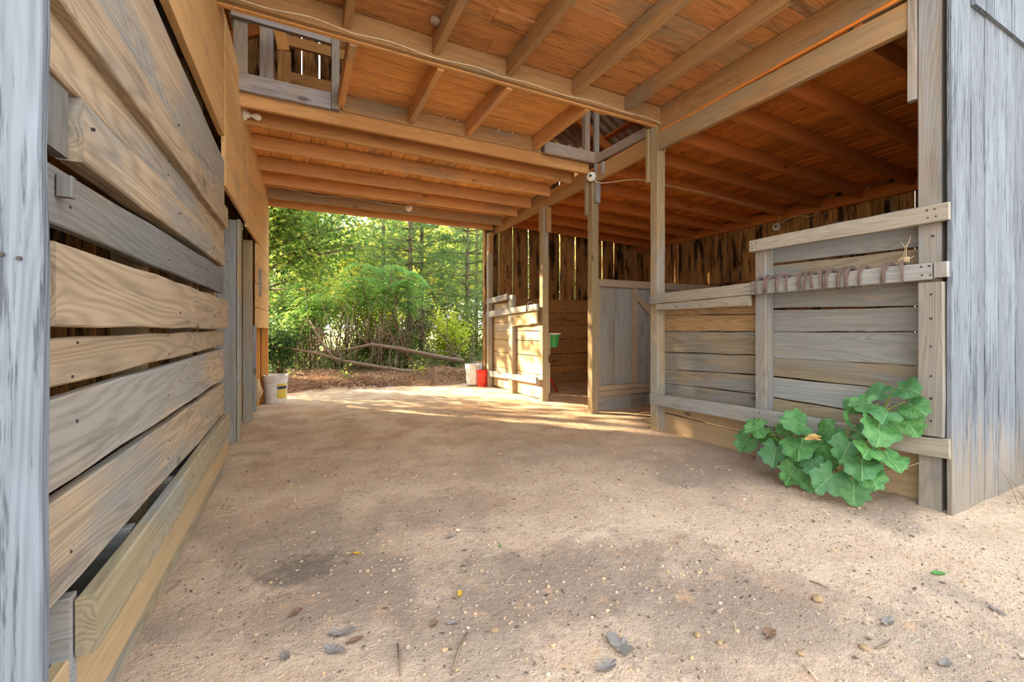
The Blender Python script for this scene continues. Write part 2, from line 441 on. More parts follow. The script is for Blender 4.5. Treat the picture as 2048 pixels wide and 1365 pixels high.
def plank(name, a, b, w, t, up, mat, parent=None, w2=None, seg=3, wane=0.0, bev=0.0, bow=0.0, skew=0.0):
    """sawn board from a to b: width w along `up`, thickness t; local X runs along the grain"""
    a, b, up = Vector(a), Vector(b), Vector(up)
    X = (b - a); L = X.length; X.normalize()
    Z = X.cross(up).normalized(); Y = Z.cross(X)
    mw = Matrix.Translation((a + b) / 2) @ Matrix((X, Y, Z)).transposed().to_4x4()
    w2 = w if w2 is None else w2
    V, Fc = [], []
    ns = 8 if bev > 0 else 4
    for i in range(seg + 1):
        f = i / seg
        x = (f - .5) * L
        hw = (w + (w2 - w) * f) / 2
        lo = -hw + (R.uniform(-wane, wane) if wane else 0)
        hi = hw + (R.uniform(-wane, wane) if wane else 0)
        bz = bow * (4 * f * (1 - f))
        ht = t / 2
        dx = skew if i in (0, seg) else 0
        if ns == 4:
            pts = [(lo, -ht), (hi, -ht), (hi, ht), (lo, ht)]
        else:
            q = bev
            pts = [(lo + q, -ht), (hi - q, -ht), (hi, -ht + q), (hi, ht - q), (hi - q, ht), (lo + q, ht), (lo, ht - q), (lo, -ht + q)]
        for (y, z) in pts:
            V.append((x + (dx * y / hw if dx else 0), y, z + bz))
    for i in range(seg):
        for k in range(ns):
            k2 = (k + 1) % ns
            Fc.append((i * ns + k, i * ns + k2, (i + 1) * ns + k2, (i + 1) * ns + k))
    Fc.append(tuple(range(ns))[::-1])
    Fc.append(tuple(seg * ns + k for k in range(ns)))
    # Y x Z orientation gives outward faces once flipped
    Fc = [f[::-1] for f in Fc]
    o = mesh_obj(name, V, Fc, mat, parent, mw)
    return o

def bx(name, x0, x1, y0, y1, z0, z1, mat, parent=None, axis=None, **kw):
    d = [x1 - x0, y1 - y0, z1 - z0]
    ax = axis if axis is not None else d.index(max(d))
    o = [i for i in range(3) if i != ax]
    wi, ti = (o[0], o[1]) if d[o[0]] >= d[o[1]] else (o[1], o[0])
    c = [(x0 + x1) / 2, (y0 + y1) / 2, (z0 + z1) / 2]
    a = list(c); b = list(c)
    a[ax] = [x0, y0, z0][ax]; b[ax] = [x1, y1, z1][ax]
    up = [0, 0, 0]; up[wi] = 1
    return plank(name, a, b, d[wi], d[ti], up, mat, parent, **kw)

def tube_data(pts, radii, n=6, V=None, Fc=None, cap=True):
    V = [] if V is None else V
    Fc = [] if Fc is None else Fc
    base = len(V)
    pts = [Vector(p) for p in pts]
    if not hasattr(radii, '__len__'): radii = [radii] * len(pts)
    prev = None
    for i, p in enumerate(pts):
        d = (pts[min(i + 1, len(pts) - 1)] - pts[max(i - 1, 0)]).normalized()
        if prev is None:
            u = d.cross(Vector((0, 0, 1)) if abs(d.z) < .9 else Vector((1, 0, 0))).normalized()
        else:
            u = (prev - d * prev.dot(d)).normalized()
        prev = u
        v = d.cross(u)
        for k in range(n):
            a = 2 * math.pi * k / n
            V.append(tuple(p + (u * math.cos(a) + v * math.sin(a)) * radii[i]))
    for i in range(len(pts) - 1):
        for k in range(n):
            k2 = (k + 1) % n
            Fc.append((base + i * n + k, base + i * n + k2, base + (i + 1) * n + k2, base + (i + 1) * n + k))
    if cap:
        Fc.append(tuple(base + k for k in range(n))[::-1])
        Fc.append(tuple(base + (len(pts) - 1) * n + k for k in range(n)))
    return V, Fc

def tube(name, pts, r, mat, parent=None, n=6, smooth=True, mw=None):
    V, Fc = tube_data(pts, r, n)
    return mesh_obj(name, V, Fc, mat, parent, mw, smooth)

def lathe(name, prof, mat, parent=None, loc=(0, 0, 0), n=24, axis=None, smooth=True):
    V, Fc = [], []
    for (r, z) in prof:
        for k in range(n):
            a = 2 * math.pi * k / n
            V.append((r * math.cos(a), r * math.sin(a), z))
    for i in range(len(prof) - 1):
        for k in range(n):
            k2 = (k + 1) % n
            Fc.append((i * n + k, i * n + k2, (i + 1) * n + k2, (i + 1) * n + k))
    Fc.append(tuple(range(n))[::-1])
    Fc.append(tuple((len(prof) - 1) * n + k for k in range(n)))
    mw = Matrix.Translation(Vector(loc))
    if axis is not None:
        mw = mw @ Vector((0, 0, 1)).rotation_difference(Vector(axis).normalized()).to_matrix().to_4x4()
    return mesh_obj(name, V, Fc, mat, parent, mw, smooth)

def nails(pts, nrm, parent, r=.006):
    """nail heads too small to pick apart: one part"""
    V, Fc = [], []
    nrm = Vector(nrm).normalized()
    for p in pts:
        p = Vector(p)
        tube_data([p - nrm * .004, p + nrm * .0022], r * R.uniform(.8, 1.2), 6, V, Fc)
    o = mesh_obj('nail_heads', V, Fc, 'nail', parent)
    o['kind'] = 'stuff'
    return o

# ------------------------------------------------------------------ ground
def ground_z(x, y):
    z = .012 * noise.noise(Vector((x * 1.3, y * 1.3, 0))) + .006 * noise.noise(Vector((x * 5, y * 5, 3)))
    if y > 7.1:
        z += min(1, (y - 7.1) / .6) * (.05 + .05 * noise.noise(Vector((x * 1.1, y * 1.1, 7))))
    if y > 12: z += (y - 12) * .012
    # dirt banked up at the foot of the right-hand siding and along the left base boards
    if x > 2.9 and y < 1.3: z += .02 * min(1, (x - 2.9) / .6)
    return z

def build_ground():
    xs = np.unique(np.concatenate([np.linspace(-45, -5, 16), np.linspace(-5, -.6, 24), np.linspace(-.6, 3.3, 118), np.linspace(3.3, 8, 50), np.linspace(8, 60, 20)]))
    ys = np.unique(np.concatenate([np.linspace(-6, .3, 20), np.linspace(.3, 3.2, 110), np.linspace(3.2, 9, 100), np.linspace(9, 18, 40), np.linspace(18, 75, 20)]))
    V = [(float(x), float(y), ground_z(float(x), float(y))) for y in ys for x in xs]
    nx = len(xs)
    Fc = [(j * nx + i, j * nx + i + 1, (j + 1) * nx + i + 1, (j + 1) * nx + i) for j in range(len(ys) - 1) for i in range(nx - 1)]
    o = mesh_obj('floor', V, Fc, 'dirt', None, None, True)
    o['kind'] = 'structure'
build_ground()

# ------------------------------------------------------------------ roof
RIDGE_X, RIDGE_Z, EAVE = 1.3, 6.15, .60
def roof_z(x): return RIDGE_Z - EAVE * abs(x - RIDGE_X)
roof = thing('roof', (RIDGE_X, 3.9, RIDGE_Z), kind='structure')
def corrugated(side):
    V, Fc = [], []
    x_e = RIDGE_X + side * 5.45
    n = 160
    for i in range(n + 1):
        y = .55 + i * (6.75 / n)
        dz = .016 * (1 if i % 4 in (0, 1) else -1)
        for x in (RIDGE_X, x_e):
            V.append((x, y, roof_z(x) + dz + .10))
    for i in range(n):
        Fc.append((2 * i, 2 * i + 1, 2 * i + 3, 2 * i + 2))
    mesh_obj('metal_sheet', V, Fc, 'roof', roof)
corrugated(1); corrugated(-1)
for side in (1, -1):
    for k in range(9):
        x = RIDGE_X + side * (.25 + k * .62)
        bx('purlin', x - .045, x + .045, .9, 7.0, roof_z(x) + .035, roof_z(x) + .075, 'stall_joist', roof, seg=2)
    for k in range(7):
        y = 1.1 + k * .94
        xe = RIDGE_X + side * 5.3
        plank('rafter', (RIDGE_X, y, RIDGE_Z - .04), (xe, y, roof_z(xe) - .04), .14, .045, (0, 0, 1), 'stall_joist', roof, seg=2)

# ------------------------------------------------------------------ front wall (siding) and gable
wf = thing('wall_front', (3.6, 1.0, 0), kind='structure')
xb = [3.075, 3.31, 3.50, 3.69, 3.955, 4.20, 4.45, 4.70, 4.96, 5.2, 5.45, 5.7, 5.95, 6.2, 6.42]
for i in range(len(xb) - 1):
    x0, x1 = xb[i], xb[i + 1] - .006
    z1 = 2.80 if i else 3.0
    yo = R.uniform(-.004, .004)
    o = bx('plank', x0, x1, .985 + yo, 1.008 + yo, -.03 + (.02 * R.random()), z1, 'siding_foot', wf, seg=14, wane=.004, bev=.003, axis=2)
for i in range(5):
    x0 = 3.30 + i * .26
    bx('plank', x0, x0 + .252, .963, .983, 2.765, 4.4, 'siding', wf, seg=4, wane=.003, axis=2)
for i in range(5, 12):
    x0 = 3.30 + i * .26
    bx('plank', x0, x0 + .252, .985, 1.008, 2.80, roof_z(x0 + .25) + .05, 'siding', wf, seg=1, axis=2)
xl = -.378
bx('plank', -.60, xl, .985, 1.012, -.02, 3.0, 'siding', wf, seg=16, wane=.003, bev=.003, axis=2)
for i in range(1, 14):
    bx('plank', -.60 - i * .25, -.60 - i * .25 + .244, .985, 1.008, -.02, roof_z(-.6 - i * .25) + .05, 'siding', wf, seg=1, axis=2)
for i in range(15):
    x0 = -.60 + i * .26
    if 1 <= i <= 12: continue                            # made-up gable opening, out of view, letting sky light into the loft
    bx('plank', x0, x0 + .254, .985, 1.006, 2.96, min(roof_z(x0), roof_z(x0 + .25)) + .08, 'siding', wf, seg=1, axis=2)

# ------------------------------------------------------------------ left plank wall
wlft = thing('wall_left', (-.45, 3.0, 0), kind='structure')
def wplank(face, t, y0, y1, e0, e1, mat, parent=wlft, face2=None, seg=6, wane=.003, bev=.004, name='plank'):
    """board lying in a plane x = face; e0/e1 = (bottom, top) at the near and far end"""
    f2 = face if face2 is None else face2
    a = (face - t / 2, y0, sum(e0) / 2); b = (f2 - t / 2, y1, sum(e1) / 2)
    return plank(name, a, b, e0[1] - e0[0], t, (0, 0, 1), mat, parent, w2=e1[1] - e1[0], seg=seg, wane=wane, bev=bev)
wplank(-.43, .035, 1.02, 3.40, (1.74, 2.10), (1.75, 2.10), 'left', seg=9, wane=.005)
wplank(-.400, .055, 1.02, 3.32, (1.623, 1.737), (1.637, 1.768), 'left', seg=9, wane=.004)
wplank(-.432, .03, 1.02, 3.39, (1.503, 1.655), (1.545, 1.675), 'left', seg=9, wane=.005)
wplank(-.426, .05, 1.288, 3.385, (1.366, 1.508), (1.406, 1.542), 'left', seg=10, wane=.004)
bx('plank', -.468, -.442, 1.02, 1.262, 1.365, 1.508, 'left_grey', wlft, seg=1, axis=2, bev=.003)
wplank(-.430, .03, 1.02, 3.36, (1.205, 1.322), (1.224, 1.384), 'left_grey', seg=9, wane=.005)
bx('block', -.428, -.404, 1.165, 1.185, 1.262, 1.305, 'left_grey', wlft, seg=1, bev=.002)
wplank(-.400, .06, 1.092, 3.335, (1.001, 1.164), (.996, 1.176), 'left', seg=10, wane=.005)
wplank(-.430, .03, 1.02, 3.36, (.883, .979), (.884, .983), 'left', seg=9, wane=.004)
wplank(-.430, .03, 1.02, 3.38, (.676, .858), (.663, .864), 'left', seg=9, wane=.004)
wplank(-.430, .03, 1.02, 3.38, (.452, .655), (.425, .637), 'left', seg=9, wane=.004)
# base boards at the ground
wplank(-.432, .03, 1.02, 3.60, (.105, .30), (.105, .255), 'base', seg=6)
wplank(-.456, .03, 1.02, 3.50, (-.05, .092), (-.05, .092), 'trough', seg=6)
# studs behind the boards
for y, x in ((1.04, -.47), (1.98, -.50), (2.75, -.50), (3.33, -.475)):
    bx('stud', x - .085, x, y, y + .075, 0, 2.95 if y < 3 else 2.2, 'base', wlft, seg=2)
bx('stud', -.60, -.50, 2.35, 2.48, 2.0, 3.05, 'post_grey', wlft, seg=2)
bx('stud', -.60, -.50, 2.95, 3.10, 2.0, 3.05, 'post', wlft, seg=2)
# upper boards, three bays
zr = [2.20, 2.455, 2.68, 2.90, 3.10]
for k in range(4):
    wplank(-.43, .035 if k == 0 else .025, 1.30 if k else 1.02, 3.405, (zr[k] + .004, zr[k + 1] - .002), ((zr[k] + .075) if k == 0 else zr[k] + .004, zr[k + 1] - .002), 'upper', seg=6, wane=.003, bev=.003)
zr = [1.945, 2.135, 2.42, 2.66, 2.88, 3.09]
for k in range(5):
    wplank(-.425, .025, 3.41, 4.62, (zr[k] + .003, zr[k + 1] - .003), (zr[k] + .02, zr[k + 1] + (.014 if k < 4 else 0)), 'upper', face2=-.408, seg=5, wane=.003, bev=.003)
zr = [1.93, 2.18, 2.45, 2.72, 2.95]
for k in range(4):
    wplank(-.406, .025, 4.63, 6.75, (zr[k] + .003, zr[k + 1] - .003), (zr[k] + .002, zr[k + 1] - .003), 'upper', face2=-.345, seg=5, wane=.003, bev=.003)
zr = [.995, 1.22, 1.48, 1.70, 1.925]
for k in range(4):
    wplank(-.385, .025, 5.42, 6.75, (zr[k] + .003, zr[k + 1] - .003), (zr[k] + .002, zr[k + 1] - .003), 'upper', face2=-.345, seg=5, wane=.003, bev=.003)
bx('block', -.40, -.365, 5.55, 5.75, 1.36, 1.66, 'post_grey', wlft, seg=1)
# recessed orange stud bay under the far boards
bx('plank', -.62, -.60, 5.5, 6.2, 0, 1.02, 'lit_board', wlft, seg=2, axis=2)
bx('plank', -.62, -.60, 6.205, 6.78, 0, 1.02, 'lit_board', wlft, seg=2, axis=2)
bx('stud', -.53, -.43, 6.40, 6.48, 0, 1.0, 'lit_board', wlft, seg=2)
bx('stud', -.43, -.35, 6.68, 6.76, 0, 2.68, 'lit_board', wlft, seg=2)
bx('ledge', -.60, -.385, 5.46, 6.30, .18, .215, 'base', wlft, seg=2)
# nails on the planks
pts = []
for zz, xf in ((1.75, -.402), (1.60, -.432), (1.46, -.400), (1.28, -.430), (1.09, -.398), (.93, -.430), (.77, -.430), (.55, -.430)):
    for yy in (1.25, 2.02, 2.80, 3.30):
        for dz in (-.03, .03):
            if R.random() < .75: pts.append((xf, yy + R.uniform(-.02, .02), zz + dz + R.uniform(-.012, .012)))
nails(pts, (1, 0, 0), wlft, .0036)
nails([(-.424, .984, 1.118), (-.404, .984, 1.113), (-.41, .984, 2.2)], (0, -1, 0), wf, .004)

# outer walls that close the barn
wo = thing('wall_outer', (-3.9, 3.9, 0), kind='structure')
for i in range(24):
    y = 1.0 + i * .245
    bx('plank', -3.93, -3.905, y, y + .2445, 0, 3.05, 'barnwall', wo, seg=1, axis=2)

cl = thing('ceiling', (-2.2, 3.9, 2.4), kind='structure')        # unseen low floor added over the left stalls to keep them dark
for i in range(12):
    x = -3.9 + i * .283
    bx('plank', x, x + .281, 1.02, 6.82, 2.40, 2.425, 'barnwall', cl, seg=1, axis=1)
wr = thing('wall_right', (6.3, 3.9, 0), kind='structure')
y = 1.02
while y < 6.84:
    w = R.choice((.16, .2, .24, .28, .22))
    gap = R.choice((.003, .004, .006))
    y1 = min(y + w, 6.86)
    xo = R.uniform(0, .018)
    bx('plank', 6.30 + xo, 6.322 + xo, y, y1 - gap, -.02, 3.05, 'barnwall', wr, seg=3, wane=.002, axis=2)
    y = y1
for z in (.7, 1.65):
    bx('nailer', 6.26, 6.30, 1.02, 6.75, z, z + .09, 'barnwall', wr, seg=2)

wb = thing('wall_back', (4.6, 6.8, 0), kind='structure')
gx = [2.86, 3.165, 3.43, 3.753, 4.078, 4.416, 4.767, 5.10, 5.41, 5.71, 6.0, 6.34]
gw = [.006, .018, .020, .030, .006, .026, .024, .005, .022, .017, .014]
for i in range(11):
    bx('plank', gx[i] + gw[i] / 2, gx[i + 1] - gw[i + 1 if i < 10 else 10] / 2, 6.83, 6.855, -.02, roof_z(gx[i + 1]) + .05, 'barnwall', wb, seg=5, wane=.003, axis=2)
for i in range(14):                                     # gable over the opening
    x0 = -.40 + i * .2335
    g_ = .012 if i % 2 else .02
    bx('plank', x0, x0 + .2335 - g_, 6.83, 6.852, 2.72, min(roof_z(x0), roof_z(x0 + .23)) + .05, 'barnwall', wb, seg=2, axis=2)
for i in range(14):
    x1 = -.41 - i * .25
    bx('plank', x1 - .245, x1, 6.83, 6.852, -.02, roof_z(x1 - .25) + .05, 'barnwall', wb, seg=1, axis=2)
zz = [.0, .30, .52, .79, 1.05, 1.28, 1.50]
for k in range(6):                                      # horizontal kick boards inside the far stall
    bx('plank', 2.98, 6.27, 6.735, 6.765, zz[k] + .004, zz[k + 1] - .006, 'stallboard', wb, seg=6, wane=.003)
bx('nailer', 2.95, 6.28, 6.77, 6.83, 1.47, 1.53, 'stallboard', wb, seg=2)
bx('nailer', -.40, 2.9, 6.79, 6.83, 4.28, 4.40, 'joist', wb, seg=2)
for (x0, x1) in ((2.95, 3.02), (4.55, 4.63), (6.18, 6.27)):
    bx('stud', x0, x1, 6.765, 6.83, 0, 2.6, 'stallboard', wb, seg=2)

# ------------------------------------------------------------------ ceilings
cf = thing('ceiling', (1.3, 2.1, 3.1), kind='structure')        # high front ceiling, planks run across
y = 1.02
while y < 3.06:
    w = R.choice((.15, .19, .235, .26))
    y1 = min(y + w, 3.10)
    xs = R.uniform(.6, 2.2)
    for (a, b) in ((-.45, xs), (xs + .004, 3.14)):
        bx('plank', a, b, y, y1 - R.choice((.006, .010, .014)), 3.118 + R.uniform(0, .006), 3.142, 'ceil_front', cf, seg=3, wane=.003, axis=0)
    y = y1
y = 3.10
while y < 4.08:
    w = R.choice((.16, .2, .24))
    y1 = min(y + w, 4.10)
    bx('plank', .33, 2.36, y, y1 - R.choice((.006, .010, .012)), 3.075 + R.uniform(0, .005), 3.099, 'ceil', cf, seg=3, wane=.003, axis=0)
    y = y1
for x in (-.30, .30, .905, 1.50, 2.12, 2.695):
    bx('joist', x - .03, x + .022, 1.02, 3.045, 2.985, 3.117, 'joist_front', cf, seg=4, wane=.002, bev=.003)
for x in (.345, .965, 1.54, 2.315):
    bx('joist', x - .025, x + .025, 3.13, 4.075, 2.935, 3.075, 'joist', cf, seg=3, wane=.002, bev=.003)
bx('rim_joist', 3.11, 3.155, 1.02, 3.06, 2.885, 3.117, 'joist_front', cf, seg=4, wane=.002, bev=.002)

ca = thing('ceiling', (1.3, 5.4, 2.9), kind='structure')        # lower loft floor over the back of the aisle
def loft_z(y): return 2.805 - (y - 4.1) * .0515                # underside of its joists
for y in (4.43, 4.925, 5.45, 5.88):
    z = loft_z(y)
    bx('joist', -.44, 3.02, y - .022, y + .022, z, z + .145, 'joist', ca, seg=5, wane=.003, bev=.003)
z = loft_z(6.1)
bx('joist', -.44, 3.0, 6.16, 6.205, z + .075, z + .15, 'joist', ca, seg=5, wane=.002)
bx('joist', -.44, 3.0, 6.385, 6.43, loft_z(6.4) + .0, loft_z(6.4) + .155, 'joist_front', ca, seg=5, wane=.003)
x = -.44
while x < 3.02:
    w = R.choice((.14, .165, .19, .21))
    x1 = min(x + w, 3.06)
    a = ((x + x1) / 2, 4.13, loft_z(4.13) + .158); b = ((x + x1) / 2, 6.82, loft_z(6.82) + .158)
    plank('plank', a, b, x1 - x - R.choice((.004, .008, .012)), .022, (1, 0, 0), 'ceil', ca, seg=4, wane=.002)
    x = x1

cs = thing('ceiling', (4.7, 3.9, 2.8), kind='structure')        # stall ceiling, sloping down to the outer wall
def stall_z(x, y): return 2.735 - (x - 3.12) * .037 - (y - 2.4) * .012
for y in (1.42, 1.90, 2.36, 2.86, 3.34, 3.80, 4.33, 4.85, 5.38, 5.9, 6.4):
    plank('joist', (3.12, y + .01, stall_z(3.12, y) + .07), (6.29, y - .03, stall_z(6.29, y) + .07), .14, .045, (0, 0, 1), 'stall_joist', cs, seg=5, wane=.003, bev=.002)
bx('rim_joist', 6.25, 6.295, 1.02, 6.78, 2.56, 2.70, 'stall_joist', cs, seg=4)
x = 3.10
while x < 6.29:
    w = R.choice((.10, .13, .16, .19))
    x1 = min(x + w, 6.30)
    xm = (x + x1) / 2
    ys = R.uniform(2.5, 5.5)
    for (ya, yb) in ((1.02, ys), (ys + .004, 6.82)):
        plank('plank', (xm, ya, stall_z(xm, ya) + .153), (xm, yb, stall_z(xm, yb) + .153), x1 - x - R.choice((.004, .007, .010)), .02, (1, 0, 0), 'stall_ceil', cs, seg=3, wane=.002)
    x = x1

# ------------------------------------------------------------------ beams
o = thing('crossbeam', (1.3, 3.08, 2.95), 'long brown crossbeam spanning the aisle ceiling with a cream cable along its lower edge', 'beam', kind='thing')
bx('beam_board', -.45, 3.14, 3.045, 3.085, 2.955, 3.115, 'joist_front', o, seg=8, wane=.002, bev=.004)
bx('beam_board', -.45, 3.10, 3.088, 3.126, 2.945, 3.07, 'joist', o, seg=6, wane=.002, bev=.004)
for x in (1.03, 1.62, 2.40): bx('block', x, x + .13, 3.127, 3.15, 2.95, 2.985, 'joist', o, seg=1)
o = thing('side_beam', (3.02, 3.9, 2.7), 'long sloping beam along the tops of the right-hand posts', 'beam', kind='thing')
plank('beam_board', (3.125, 1.14, 2.775), (3.125, 3.066, 2.795), .165, .05, (0, 0, 1), 'beam', o, seg=7, wane=.003, bev=.004)
plank('beam_board', (3.125, 3.172, 2.795), (3.115, 4.04, 2.775), .165, .05, (0, 0, 1), 'beam', o, seg=4, wane=.003, bev=.004)
plank('beam_board', (3.112, 4.145, 2.765), (3.045, 6.84, 2.675), .155, .045, (0, 0, 1), 'beam', o, seg=7, wane=.003, bev=.004)
plank('beam_board', (3.115, 3.21, 2.945), (3.105, 4.01, 2.955), .10, .045, (0, 0, 1), 'grey_beam', o, seg=3, wane=.003, bev=.003)
bx('rim_board', 3.085, 3.12, 4.16, 6.7, 2.80, 2.88, 'joist', o, seg=3)
bx('cleat', 3.075, 3.10, 3.86, 3.90, 2.74, 2.87, 'grey_beam', o, seg=1, axis=2)
o = thing('loft_header', (1.3, 4.12, 2.8), 'double header board along the front edge of the low loft floor', 'beam', kind='thing')
bx('header_board', -.45, 3.06, 4.105, 4.145, 2.805, 2.955, 'joist', o, seg=7, wane=.002, bev=.003)
bx('header_board', .36, 2.40, 4.085, 4.103, 2.925, 3.074, 'joist_front', o, seg=5, wane=.002, bev=.003)
o = thing('opening_header', (1.3, 6.75, 2.67), 'header board over the bright back opening of the aisle', 'beam', kind='thing')
bx('header_board', -.42, 3.0, 6.73, 6.77, 2.668, 2.795, 'joist', o, seg=6, wane=.003, bev=.003)
bx('header_board', -.42, 3.0, 6.80, 6.828, 2.69, 2.78, 'joist', o, seg=6, wane=.003, bev=.003)

# loft guard at the hay drop, left
o = thing('loft_guard', (-.1, 4.08, 2.9), 'grey weathered guard rails and upright around the hay drop in the ceiling', 'guard rail')
bx('guard_board', -.47, .265, 4.055, 4.098, 2.91, 3.052, 'grey_beam', o, seg=5, wane=.003, bev=.004)
plank('guard_rail', (-.47, 4.075, 3.535), (.30, 4.075, 3.52), .085, .04, (0, 0, 1), 'grey_beam', o, seg=4, wane=.002, bev=.003)
bx('upright', .268, .335, 4.04, 4.10, 2.91, 3.60, 'post_grey', o, seg=3, bev=.003)
bx('upright', -.46, -.36, 4.10, 4.15, 2.95, 4.2, 'grey_beam', o, seg=2, bev=.003)
bx('upright', -.30, -.19, 4.45, 4.50, 2.95, 4.4, 'grey_beam', o, seg=2, bev=.003)
bx('floor_edge', -.45, .25, 4.16, 4.20, 2.965, 3.075, 'grey_beam', o, seg=2)
# loft framing seen through the drop
o = thing('loft_framing', (.5, 5.6, 3.0), 'orange loft stud and wide board seen through the hay drop', 'framing')
bx('stud', -.19, -.06, 5.35, 5.43, 2.93, 4.05, 'stallboard', o, seg=2)
plank('brace', (-.13, 5.36, 4.05), (-.30, 5.36, 4.9), .12, .05, (1, 0, 0), 'lit_board', o, seg=2)
bx('wide_board', -.06, 1.6, 5.40, 5.43, 3.60, 3.86, 'stallboard', o, seg=3)
bx('tie_board', -.2, 1.6, 6.2, 6.25, 4.62, 4.75, 'joist', o, seg=3)
bx('sill_board', .02, 1.6, 5.38, 5.44, 3.46, 3.50, 'joist', o, seg=3)
bx('stud', -.03, .01, 5.40, 5.44, 2.93, 3.60, 'stallboard', o, seg=2)
# small framed well over the stall entry, right
o = thing('well_frame', (2.8, 4.1, 2.9), 'grey board framing the dark triangular well below the metal roof', 'frame')
bx('frame_board', 2.41, 3.19, 4.02, 4.06, 2.905, 3.035, 'grey_beam', o, seg=4, wane=.003, bev=.003)
bx('frame_board', 2.43, 3.10, 4.11, 4.15, 2.965, 3.06, 'grey_beam', o, seg=2)

# ------------------------------------------------------------------ posts
def post(x0, x1, y0, y1, z1, mat, label, z0=-.03, lean=0.0, seg=8):
    o = thing('post', ((x0 + x1) / 2, (y0 + y1) / 2, 0), label, 'post')
    plank('post_shaft', ((x0 + x1) / 2, (y0 + y1) / 2, z0), ((x0 + x1) / 2 + lean, (y0 + y1) / 2, z1), x1 - x0, y1 - y0, (1, 0, 0), mat, o, seg=seg, wane=.002, bev=.006)
    return o
p_near = post(3.098, 3.20, 1.035, 1.135, 3.0, 'post_grey', 'thick grey post at the barn front with a plank nailed to its aisle face')
bx('face_plank', 3.05, 3.096, 1.012, 1.118, .418, 1.245, 'post_grey', p_near, seg=4, wane=.002, bev=.004)
bx('scab_board', 3.09, 3.13, 1.137, 1.178, 2.28, 3.0, 'post_grey', p_near, seg=2, bev=.003)
nails([(3.048, 1.06, z) for z in (.5, .62, .74, .9, 1.05, 1.18)] + [(3.097, 1.07, 1.5)], (-1, 0, 0), p_near)
p_mid = post(3.098, 3.20, 3.07, 3.168, 2.955, 'post', 'tall tan post at the far end of the horseshoe fence, under the crossbeam end')
bx('scab_board', 3.075, 3.115, 3.17, 3.205, 2.43, 2.95, 'post', p_mid, seg=2, bev=.003)
p_gate = post(3.065, 3.16, 4.045, 4.14, 2.80, 'post', 'tall tan post carrying a white porcelain socket, beside the board gate')
bx('scab_board', 3.03, 3.063, 4.11, 4.15, 2.32, 2.80, 'post', p_gate, seg=2, bev=.003)
bx('scab_board', 3.085, 3.15, 4.00, 4.043, 2.45, 2.90, 'post_grey', p_gate, seg=2, bev=.003)
bx('upper_post', 2.98, 3.05, 4.065, 4.13, 3.03, 5.1, 'grey_beam', p_gate, seg=3, bev=.003)
bx('upper_post', 3.08, 3.14, 4.01, 4.05, 2.90, 3.52, 'post_grey', p_gate, seg=3, bev=.003)
p_far = post(2.985, 3.08, 5.035, 5.13, 2.66, 'post', 'tan post at the near end of the small far stall front, green bucket behind it')
bx('scab_board', 2.99, 3.02, 5.132, 5.16, 2.33, 2.66, 'beam', p_far, seg=2, bev=.003)
bx('scab_board', 3.03, 3.10, 5.00, 5.033, 2.30, 2.64, 'beam', p_far, seg=2, bev=.003)
bx('cleat', 3.085, 3.12, 5.06, 5.11, .62, .92, 'post', p_far, seg=1, axis=2)
bx('cleat', 3.083, 3.11, 5.05, 5.12, .10, .52, 'post', p_far, seg=1, axis=2)
p_cor = post(2.885, 2.965, 6.66, 6.75, 2.60, 'post', 'corner post at the right edge of the back opening behind the buckets')
bx('scab_board', 2.885, 2.96, 6.61, 6.658, 2.26, 2.60, 'beam', p_cor, seg=1, bev=.003)
bx('edge_board', 2.86, 2.882, 6.76, 6.83, 0, 2.66, 'barnwall', p_cor, seg=3)
p_l1 = post(-.62, -.475, 4.43, 4.50, 1.94, 'post_grey', 'grey weathered post just past the end of the left plank wall')
bx('edge_board', -.47, -.445, 4.43, 4.56, 0, 1.95, 'post', p_l1, seg=3)
p_l2 = post(-.515, -.425, 5.33, 5.40, 1.93, 'post', 'brown post on the far side of the dark left doorway')
bx('edge_board', -.422, -.395, 5.36, 5.43, .10, 1.02, 'post_grey', p_l2, seg=2)
bx('doorstop', -.55, -.52, 5.38, 5.42, 0, 1.0, 'post_grey', p_l2, seg=2)

# ------------------------------------------------------------------ feed trough at the foot of the left wall
tr = thing('feed_trough', (-.42, 2.2, .3), 'low wooden feed trough jutting from the foot of the left plank wall', 'trough')
wplank(-.392, .036, 1.25, 3.32, (.286, .415), (.292, .443), 'trough', tr, name='front_board', seg=8, wane=.003, bev=.005)
bx('end_board', -.60, -.432, 1.235, 1.27, .22, .425, 'post_grey', tr, seg=2, axis=0, bev=.003)
bx('bottom_board', -.80, -.434, 1.27, 3.35, .20, .23, 'left_grey', tr, seg=3)
bx('back_board', -.82, -.80, 1.25, 3.35, .20, .60, 'left_grey', tr, seg=3)
for y in (1.62, 2.08, 2.62):
    bx('divider', -.79, -.434, y, y + .04, .24, .415, 'post_grey', tr, seg=2, bev=.003)

# ------------------------------------------------------------------ horseshoe fence (right partition, front stall)
hf = thing('stall_fence', (3.15, 2.05, 0), 'tall grey board fence at the right with a rail of rusty horseshoes', 'fence')
